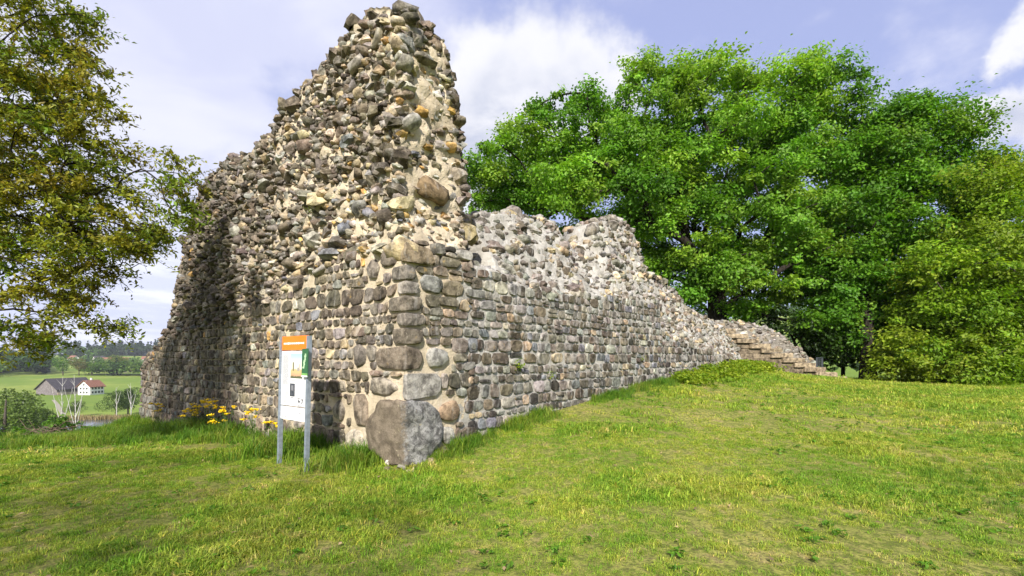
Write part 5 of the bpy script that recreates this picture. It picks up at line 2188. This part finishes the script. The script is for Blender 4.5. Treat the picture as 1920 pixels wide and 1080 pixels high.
one = np.ones((1, 3))
mg_short = grass_mat("lawn_grass", (.155, .300, .020), (.365, .415, .050), (.52, .45, .15), -.02)
mg_tall = grass_mat("tall_grass", (.075, .175, .012), (.20, .28, .025), (.26, .27, .06), -.22)
short = [tuft_mesh('grass_tuft', 44, .085, .050, .0058, 1.15, one, 40 + i, mg_short) for i in range(6)]
mid = [tuft_mesh('grass_tuft', 56, .15, .062, .009, 1.1, one, 60 + i, mg_short) for i in range(5)]
tallt = [tuft_mesh('grass_tuft', 40, .10, .22, .007, .6, one, 80 + i, mg_tall) for i in range(6)]
# lawn
x1, y1 = sample(26000, 2.2, 9.0, .62)
x2, y2 = sample(34000, 8.0, 27.0, .62)
X_ = np.concatenate([x1, x2])
Y_ = np.concatenate([y1, y2])
I_ = np.concatenate([rng.integers(0, 6, len(x1)), rng.integers(6, 11, len(x2))])
bare = fbm(np.stack([X_, Y_], 1), .9, 3, 21)
keep = bare > -0.62 + rng.normal(0, .12, len(X_))
clump = fbm(np.stack([X_, Y_], 1), 3.4, 3, 55, .65)
keep &= clump > -.36 + rng.normal(0, .14, len(X_)) - .4 * smoothstep(9, 18, Y_)
keep &= ground(X_, Y_) > -4
X_, Y_, I_ = X_[keep], Y_[keep], I_[keep]
lush = smoothstep(-.1, .45, fbm(np.stack([X_, Y_], 1), .7, 3, 33)) + .9 * smoothstep(4.0, 8, X_ - .25 * Y_)
sc_ = rng.uniform(.65, 1.25, len(X_)) * (.72 + .7 * lush) * (.85 + .5 * np.clip(clump[keep], -.2, .6))
scatter('grass', np.stack([X_, Y_, ground(X_, Y_) - .005], 1), rng.uniform(0, 6.28, len(X_)), sc_, I_, short + mid, 'short patchy sunlit lawn grass with yellowed and bare spots', 'grass')

# long grass: against the walls, on the brow at the left, at the right edge
PX, PY, PS = [], [], []


def strip(n, face, a0, a1, off, sc):
    a = rng.uniform(a0, a1, n)
    o = np.abs(rng.normal(0, off, n)) + .05
    dens = fbm(np.stack([a, a * 0], 1), 1.1, 2, 44)
    k = dens > -.35 + rng.normal(0, .12, n)
    a, o = a[k], o[k]
    p = C0 + (L2 if face == 'l' else R2) * a[:, None] - (R2 if face == 'l' else L2) * o[:, None]
    PX.append(p[:, 0])
    PY.append(p[:, 1])
    PS.append(sc * rng.uniform(.55, 1.3, len(a)) * (1 + .35 * dens[k]))


strip(260, 'l', .5, 3.4, .30, 1.15)
strip(650, 'l', 2.5, 14.6, .45, 1.25)
strip(420, 'r', .35, 6.0, .14, .85)
strip(620, 'r', 5.0, TEND, .22, .75)
n = 4200
yy_ = rng.uniform(9.5, 19, n)
xx_ = rng.uniform(-19, -3.2, n)
qq = np.stack([xx_, yy_], 1) - C0
dw = -(qq @ R2)
k = (dw > .02) & (~in_masonry(xx_, yy_, .02)) & (dw < 3.2 + 1.2 * fbm(np.stack([xx_, yy_], 1), .4, 2, 8)) | ((xx_ < -12.5) & (yy_ > 10.5 + rng.normal(0, .7, n)) & ~in_masonry(xx_, yy_, .02))
PX.append(xx_[k]); PY.append(yy_[k]); PS.append(rng.uniform(.5, 1.25, k.sum()))
n = 2600
yy_ = rng.uniform(3.5, 24, n)
xx_ = yy_ * .62 + 1.5 + np.abs(rng.normal(0, 1, n)) * (1 + yy_ * .3)
k = (fbm(np.stack([xx_, yy_], 1), .5, 2, 14) > -.1) & ~in_masonry(xx_, yy_, .1)
PX.append(xx_[k]); PY.append(yy_[k]); PS.append(rng.uniform(.28, .62, k.sum()))
n = 900
yy_ = rng.uniform(23, 25.5, n)
xx_ = rng.uniform(16.5, 28, n)
k = ~in_masonry(xx_, yy_, .1)
PX.append(xx_[k]); PY.append(yy_[k]); PS.append(rng.uniform(.6, 1.2, k.sum()))
PX, PY, PS = np.concatenate(PX), np.concatenate(PY), np.concatenate(PS)
scatter('tall_grass', np.stack([PX, PY, ground(PX, PY) - .01], 1), rng.uniform(0, 6.28, len(PX)), PS, rng.integers(0, 6, len(PX)), tallt, 'uncut long grass along the wall feet and the brow of the lawn', 'grass')

# leafy weeds along the foot of the lower wall and the steps
WDC = np.array([(.22, .31, .02), (.17, .27, .018), (.27, .33, .025)])
n = 420
a = np.concatenate([rng.uniform(9.6, TEND + .4, 300), rng.uniform(TEND - 1.5, TEND + 1.5, 120)])
o_w = np.abs(rng.normal(.15, .4, n)) + .08
pp = C0 + R2 * a[:, None] - L2 * o_w[:, None]
Cs, Ts = [], []
for (wx, wy), aa in zip(pp, a):
    if in_masonry(np.array([wx]), np.array([wy]), 0)[0]: continue
    m = int(rng.integers(22, 40))
    hgt = rng.uniform(.12, .40) * (1.1 if aa > 12 else .8)
    P_ = np.stack([rng.normal(wx, .14, m), rng.normal(wy, .14, m), gz(wx, wy) + rng.random(m) ** .7 * hgt], 1)
    Cs.append(P_)
    Ts.append(WDC[rng.integers(3)] * rng.uniform(.7, 1.25, (m, 1)))
V, Q, _ = leaves(np.concatenate(Cs), .10, .9, aspect=.7)
tag(add('weeds', mesh_np('weeds', V, [Q], False, np.concatenate(Ts)), m_leaf2), 'yellow green leafy weeds at the far foot of the lower wall and beside the steps', 'weeds', None, 'stuff')

# broad-leaved rosettes in the turf
Cs, Ts = [], []
n = 1500
xx_, yy_ = sample(n, 2.6, 16, .7)
k = fbm(np.stack([xx_, yy_], 1), .6, 2, 77) > -.05
for wx, wy in zip(xx_[k], yy_[k]):
    m = int(rng.integers(6, 12))
    a = rng.uniform(0, 6.28, m)
    r_ = rng.uniform(.01, .075, m)
    Cs.append(np.stack([wx + np.cos(a) * r_, wy + np.sin(a) * r_, gz(wx, wy) + rng.uniform(.025, .06, m)], 1))
    Ts.append(np.array([(.10, .22, .016)]) * rng.uniform(.6, 1.35, (m, 1)))
V, Q, _ = leaves(np.concatenate(Cs), .058, 1.6, aspect=.55)
tag(add('clover', mesh_np('clover', V, [Q], False, np.concatenate(Ts)), m_leaf2), 'low broad-leaved herbs mixed into the turf', 'herbs', None, 'stuff')
n = 420
xx_, yy_ = sample(n, 2.6, 11, .7)
n = len(xx_)
V, Q, _ = leaves(np.stack([xx_, yy_, ground(xx_, yy_) + .035], 1), .055, 2.5, aspect=.5)
tag(add('leaf_litter', mesh_np('leaf_litter', V, [Q], False, np.array([(.34, .25, .14)]) * rng.uniform(.4, 1.5, (n, 1))), m_reed), 'scattered dry leaves on the lawn', 'leaf litter', None, 'stuff')

# single plants
def small_plant(label, px, py, plane, h, n, size, cols):
    p0, nn3 = plane
    p = hit_plane(px, py, p0, nn3)
    root = empty('wall_plant', p, 0, label, 'plant')
    C = np.stack([rng.normal(0, .06, n), rng.normal(0, .06, n), rng.normal(0, .5, n) * h * .5], 1) + nn3 * .05
    V, Q, _ = leaves(C, size, .5, aspect=.6)
    add('foliage', mesh_np('foliage', V, [Q], False, cols[rng.integers(0, len(cols), n)] * rng.uniform(.7, 1.3, (n, 1))), m_leaf2, root)
    MB().tube([(0, 0, -.1), nn3 * .03, nn3 * .06 + Z3 * h * .3], [.004, .003, .002], 4).build('stem', m_bark, root)


small_plant('small green fern-like plant growing out of the lower wall near the corner', 968, 685, (v3(C0, 0), NR), .22, 46, .06, WDC)
small_plant('small green tuft growing low in the lower wall, right of the first plant', 1030, 702, (v3(C0, 0), NR), .16, 30, .05, WDC)
small_plant('tiny green tuft in the joints halfway along the lower wall', 1201, 672, (v3(C0, 0), NR), .16, 26, .05, WDC)
small_plant('yellowish bush sprouting from the left edge high on the tall wall', 368, 402, (v3(C0, 0) + R3 * .2, NL), .5, 90, .10, LTC * 1.4)
small_plant('small mossy tuft in the rubble of the tall wall', 588, 395, (v3(C0, 0) + R3 * .12, NL), .14, 26, .05, WDC * .8)

# ragwort in flower below the tall wall
m_petal = plain("yellow_petal", (.82, .56, .01), .6, .15, 30.0)
m_stem = plain("green_stem", (.10, .15, .03), .7, .2, 20.0)
FL = [((388, 752), 'tallest yellow flowering plant below the tall wall, left of the information board', 9), ((366, 762), 'yellow flowering plant left of the tallest one', 6), ((428, 768), 'yellow flowering plant with one broad flower head, right of the tallest one', 5),
      ((476, 773), 'yellow flowering plant with two flat heads left of the information board', 4), ((503, 796), 'small low yellow flower beside the left post of the information board', 2), ((345, 774), 'low yellow flowering plant in the long grass left of the others', 4),
      ((406, 786), 'short yellow flowering plant in front of the broad-headed one', 3), ((296, 758), 'sparse yellow flowering plant near the shaded end of the tall wall', 4), ((572, 880), None, 0)]
for (px, py), lb, nh in FL:
    if lb is None: continue
    h = hit_plane(px, py, v3(C0, 0) - R3 * .45, NL)
    g_ = gz(h[0], h[1])
    root = empty('flowering_plant', (h[0], h[1], g_), 0, lb, 'plant', 'yellow flowering plants below the wall')
    H = max(.15, h[2] - g_)
    st = MB()
    lv = []
    for k in range(nh + 2):
        tx, ty = rng.normal(0, .11, 2)
        tz = H * (1 + rng.uniform(-.28, .12))
        st.tube([(tx * .1, ty * .1, -.02), (tx * .4, ty * .4, tz * .6), (tx, ty, tz)], [.006, .004, .0025], 4)
        fl = MB()
        for q in range(int(rng.integers(12, 20))):
            c = np.array([tx, ty, tz]) + rng.normal(0, 1, 3) * np.array([.030, .030, .014])
            r_ = rng.uniform(.012, .020)
            an = np.arange(6) * math.pi / 3 + rng.uniform(0, 1)
            tlt = rng.normal(0, .35, 2)
            ring_ = np.stack([np.cos(an) * r_, np.sin(an) * r_, np.cos(an) * r_ * tlt[0] + np.sin(an) * r_ * tlt[1] - .004], 1)
            V_ = np.concatenate([ring_ + c, [c + [0, 0, .006]]])
            fl.raw(V_, (), [[i, (i + 1) % 6, 6] for i in range(6)])
        fl.tube([(tx, ty, tz - .03), (tx, ty, tz - .008), (tx, ty, tz + .004)], [.008, .03, .036], 7)
        fl.build('flower_head', m_petal, root)
        for q in range(7):
            f = rng.uniform(.15, .85)
            lv.append(np.array([tx * f, ty * f, tz * f]) + rng.normal(0, .025, 3))
    st.build('stem', m_stem, root)
    V, Q, _ = leaves(np.array(lv), .07, .4, aspect=.3)
    add('foliage', mesh_np('foliage', V, [Q], False, np.array([(.06, .11, .018)]) * rng.uniform(.7, 1.3, (len(Q), 1))), m_leaf2, root)

# ------------------------------------------------------------------ air: thin even haze, seen only over the valley
m_haze = bpy.data.materials.new("haze")
m_haze.use_nodes = True
t = NT(m_haze.node_tree)
pv = t.n('ShaderNodeVolumePrincipled')
pv.inputs['Color'].default_value = (.86, .90, 1.0, 1)
pv.inputs['Density'].default_value = 0.00009
o_ = t.n('ShaderNodeOutputMaterial')
t.l(pv.outputs[0], o_.inputs['Volume'])
hz = MB().box((0, 0, 65), (9400, 9400, 200)).build('haze', m_haze)
tag(hz, kind='stuff')
zmin_, zmax_ = float(GZ.min()), float(GZ.max())
hz.data.vertices.foreach_set('co', np.array([[x, y, z] for x in (-4700, 4700) for y in (-4700, 4700) for z in (zmin_ - 1, zmax_ + 45)], np.float32).ravel())
print('ground', zmin_, zmax_, np.abs(GX).max(), np.abs(GY).max())
print('objects', len(bpy.data.objects))
